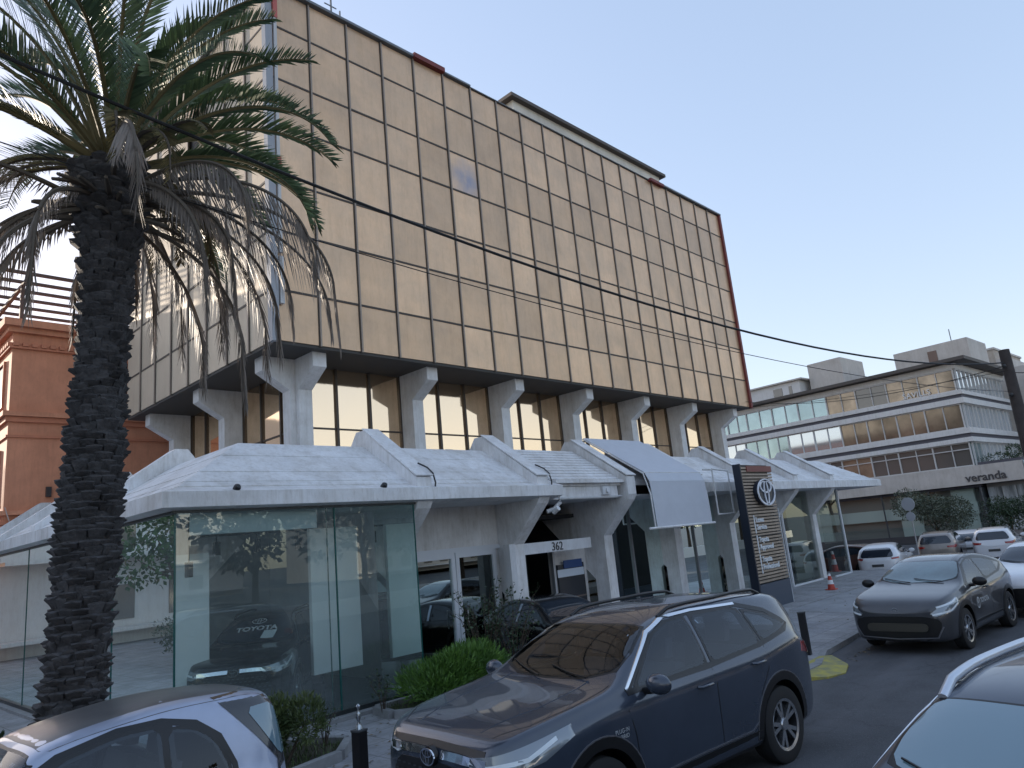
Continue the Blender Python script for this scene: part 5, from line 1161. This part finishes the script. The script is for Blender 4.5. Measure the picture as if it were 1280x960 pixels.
# ---- display SUV inside the showroom
dv, db_ = car('display_suv', dict({k_: v_ for k_, v_ in SUV.items() if k_ != 'cabin_rear'}, mirrormat=trim()), (-.60, -.45, .07), 230, 'black SUV on display behind the corner glass with white lettering on its windscreen', metpaint('paint_black', (.012, .013, .016), .2), lvl=1)
k = text('windscreen_lettering', 'TOYOTA', .19, frame_mx((.68, .0, 1.0), (0, 1, 0), (-.85, 0, .5)), mat('sticker_white', (.85, .87, .88), .6), dv, .001, 'CENTER', .006); drape('', k, db_, (0, 0, -1), .012)
bm = bmesh.new(); emblem_bm(bm, .145, .095, Matrix.Translation((.40, 0, 2)) @ Matrix(((0, -1, 0, 0), (1, 0, 0, 0), (0, 0, 1, 0), (0, 0, 0, 1))), .002, .018); k = finish(bm, 'windscreen_emblem', mat('sticker_white', (.85, .87, .88), .6), dv)
for v in k.data.vertices: v.co = Vector((.40-(v.co.x-.40)*-1, v.co.y, v.co.z))
drape('', k, db_, (0, 0, -1), .012)
patch('price_sheet', db_, [(.90, .12, 1), (.90, .36, 1), (.70, .40, 1), (.70, .16, 1)][::-1], (0, 0, -1), .014, mat('paper', (.7, .78, .8), .6), dv, .1, 0)
suv_front(dv, db_)

# ---- white and brown cars further along
HB = dict(XO); HB.pop('cabin_rear'); HB['lower'] = XO['lower']
wp_ = mat('paint_white', (.72, .73, .76), .3, coat=1)
car('white_hatchback', HB, (14.2, -11.35, roadz), 180, 'white car in the lane just behind the graphite crossover', wp_, lvl=1)
far = dict(HB); far.update(rearwin=[(.64, 1.0), (.66, 1.12), (.54, 1.36), (.4, 1.38)])
def far_car(nm, sp, x, y, hd, label, paint, rearpaint=None, sc=1.0):
    t, b = car(nm, sp, (x, y, (-.52 if x > 25 else roadz+.1)), hd, label, paint, lvl=1)
    stripe('rear_plate', b, [[(-2.2, -.24, .66), (-2.2, .24, .66)]], .11, (1, 0, 0), .02, mat('plate_dark', (.06, .06, .06), .5), t)
    t.scale = (sc, sc, sc); return t
far_car('white_hatchback', far, 28.6, -3.15, 8, 'small white hatchback with a black rear window parked beyond the glass screen', wp_)
SV = dict(SUV); SV.pop('cabin_rear')
far_car('silver_suv', dict(SV, rearwin=[(.66, 1.14), (.68, 1.25), (.54, 1.50)]), 34.6, -4.1, 6, 'silver brown SUV seen from behind beneath the round sign', metpaint('paint_champagne', (.32, .28, .25), .3))
far_car('white_suv', dict(SV, rearwin=[(.66, 1.14), (.68, 1.25), (.54, 1.50)]), 35.2, -6.4, 6, 'white SUV seen from behind with its tailgate towards the street', wp_)
far_car('white_hatchback', far, 37.5, -4.6, 10, 'white car half hidden between the silver SUV and the white SUV', wp_)
far_car('maroon_car', far, 28.5, -1.0, 100, 'maroon brown car seen through the glass screen beside the end column', metpaint('paint_maroon', (.14, .07, .055), .3))
far_car('dark_saloon', SD, 31.0, -.6, 95, 'dark car half hidden behind the maroon car', metpaint('paint_slate', (.05, .06, .08), .3))
far_car('bronze_crossover', far, 16.8, .2, 180, 'bronze car on display behind the bay window left of the tall sign', metpaint('paint_bronze', (.16, .13, .10), .3), sc=.97)

# ================================================================ STREET FURNITURE
def bollard(x, y, h, label, cap=False):
    t = empty('bollard', (x, y, 0), R(8), label, 'bollard', 'black square bollards at the kerb')
    bm = bmesh.new(); bbox(bm, -.06, .06, -.06, .06, 0, h); finish(bm, 'post', mat('bollard_black', (.010, .010, .012), .4), t, bevel=.006)
    bm = bmesh.new(); bbox(bm, -.066, .066, -.066, .066, h+.001, h+.02)
    finish(bm, 'cap', mat('cap_grey', (.06, .065, .07), .5), t)
    if cap:
        bm = bmesh.new(); lathe(bm, [(.001, h+.021), (.04, h+.022), (.03, h+.06), (.012, h+.10), (.03, h+.14), (.022, h+.19), (.008, h+.22), (.026, h+.26), (.001, h+.285)], Matrix(), 10)
        finish(bm, 'finial', mat('finial_metal', (.45, .48, .5), .25, metal=.9), t, smooth=50)
bollard(6.42, -8.56, .78, 'black square bollard beside the yellow kerb patch behind the dark blue SUV')
bollard(-3.15, -7.65, .80, 'black square bollard with a metal finial left of the dark blue SUV grille', True)
def cone(x, y, h, label, s_=1.0):
    t = empty('traffic_cone', (x, y, 0), 0, label, 'cone'); bm = bmesh.new(); q = h
    bbox(bm, -.16*s_, .16*s_, -.16*s_, .16*s_, 0, .03); finish(bm, 'base', mat('cone_red', (.45, .05, .03), .5), t)
    bm = bmesh.new(); lathe(bm, [(.125*s_, .03), (.10*s_, q*.35), (.075*s_, q*.6), (.05*s_, q*.85), (.035*s_, q)], Matrix(), 20)
    for f in bm.faces:
        z = f.calc_center_median().z/q
        f.material_index = 1 if .35 < z < .6 or z > .85 else 0
    finish(bm, 'body', [mat('cone_red', (.45, .05, .03), .5), mat('cone_white', (.75, .75, .75), .5)], t, smooth=50)
cone(18.3, -4.5, .55, 'red and white traffic cone standing on the forecourt')
cone(26.0, -1.75, .9, 'tall orange traffic cone behind the glass screen', 1.2)
# round sign on a pole
t = empty('road_sign', (31.0, -3.9, roadz), R(-100), 'round traffic sign on a thin leaning post above the silver SUV', 'sign')
tubeobj('post', [(0, 0, 0), (0, 0, 2.9)], .03, alu, t, 8)
bm = bmesh.new(); lathe(bm, [(.001, 0), (.32, 0), (.32, .02), (.001, .02)], frame_mx((0, -.05, 2.75), (1, 0, 0), (0, 0, 1)), 28); lathe(bm, [(.001, 0), (.22, 0), (.22, .02), (.001, .02)], frame_mx((0, -.05, 2.15), (1, 0, 0), (0, 0, 1)), 28)
finish(bm, 'disc', mat('sign_back', (.55, .58, .62), .4, metal=.4), t)
# totem
tt = empty('totem_sign', (13.95, -4.45, 0), 0, 'tall slatted pylon sign with a white oval emblem standing on the forecourt', 'sign')
TX0, TX1, TH = -1.03, 1.05, 4.33
navy = mat('totem_navy', (.012, .018, .032), .35)
box('side_panel', TX0-.06, TX0, -.11, .14, 0, TH+.02, navy, tt); box('base', TX0+.001, TX1, -.115, .11, 0, .72, mat('totem_base', (.045, .065, .10), .4), tt)
box('back_panel', TX0+.001, TX1-.12, -.02, .08, .721, TH, mat('totem_back', (.03, .03, .032), .6), tt)
wood = mat('totem_slat', (.42, .33, .25), .6, noise=.25, nscale=6, rand=.12)
sb_ = bmesh.new(); z = .76
while z < TH-.06: bbox(sb_, TX0+.01, TX1, -.10, -.021, z, z+.062); z += .098
o = finish(sb_, 'slats', wood, tt)
box('edge_strip', TX1+.001, TX1+.03, -.12, .12, 0, TH-1.4, framew, tt)
box('top_plate', TX0+.35, TX1-.02, -.13, -.101, TH-.22, TH-.04, mat('plate_maroon', (.20, .05, .04), .5), tt)
bm = bmesh.new(); mx = frame_mx((TX0+1.16, -.24, TH-.88), (1, 0, 0), (0, 0, 1)); r_ = lathe(bm, [(.001, 0), (.60, 0), (.60, -.13), (.001, -.13)], Matrix(), 40)
for v in bm.verts: v.co = mx @ Vector((v.co.x, v.co.y*.66, v.co.z))
finish(bm, 'emblem_backing', navy, tt)
bm = bmesh.new(); emblem_bm(bm, .60, .42, frame_mx((TX0+1.16, -.245, TH-.88), (1, 0, 0), (0, 0, 1)), .03, .06); finish(bm, 'emblem', mat('emblem_white', (.78, .80, .86), .4), tt)
ww = mat('lettering_white', (.75, .78, .8), .5)
for s_, z in (('Lexus\nService', 2.55), ('Toyota\nApproved', 1.95), ('Toyota\nProfessional', 1.36)):
    text('lettering', s_, .225, frame_mx((TX0+.42, -.112, z), (1, 0, 0), (0, 0, 1)), ww, tt, .012, 'LEFT', .003)
    box('text_bar', TX0+.30, TX0+.34, -.12, -.101, z-.33, z+.22, ww, tt)
box('split_line', TX0+.02, TX1, -.105, -.1005, 2.13, 2.15, navy, tt)

# drain and manhole covers
gm_ = mat('cast_iron', (.05, .05, .052), .6, metal=.5)
bm = bmesh.new()
for i in range(9): bbox(bm, 9.6+i*.055, 9.6+i*.055+.03, -8.95, -8.62, -.035, .006)
bbox(bm, 9.56, 10.1, -8.985, -8.951, -.035, .008); bbox(bm, 9.56, 10.1, -8.619, -8.585, -.035, .008)
# grate sits in the forecourt apron
tag(finish(bm, 'drain_grate', gm_), 'small dark iron drain grate in the pavement beside the graphite crossover', 'drain')
bm = bmesh.new(); lathe(bm, [(.001, .010), (.30, .010), (.31, .006), (.34, .006), (.35, 0)], Matrix.Translation((3.9, -12.4, roadz+.0)), 36)
tag(finish(bm, 'manhole_cover', gm_), 'round iron manhole cover in the road near the wheel of the dark blue SUV', 'manhole cover')
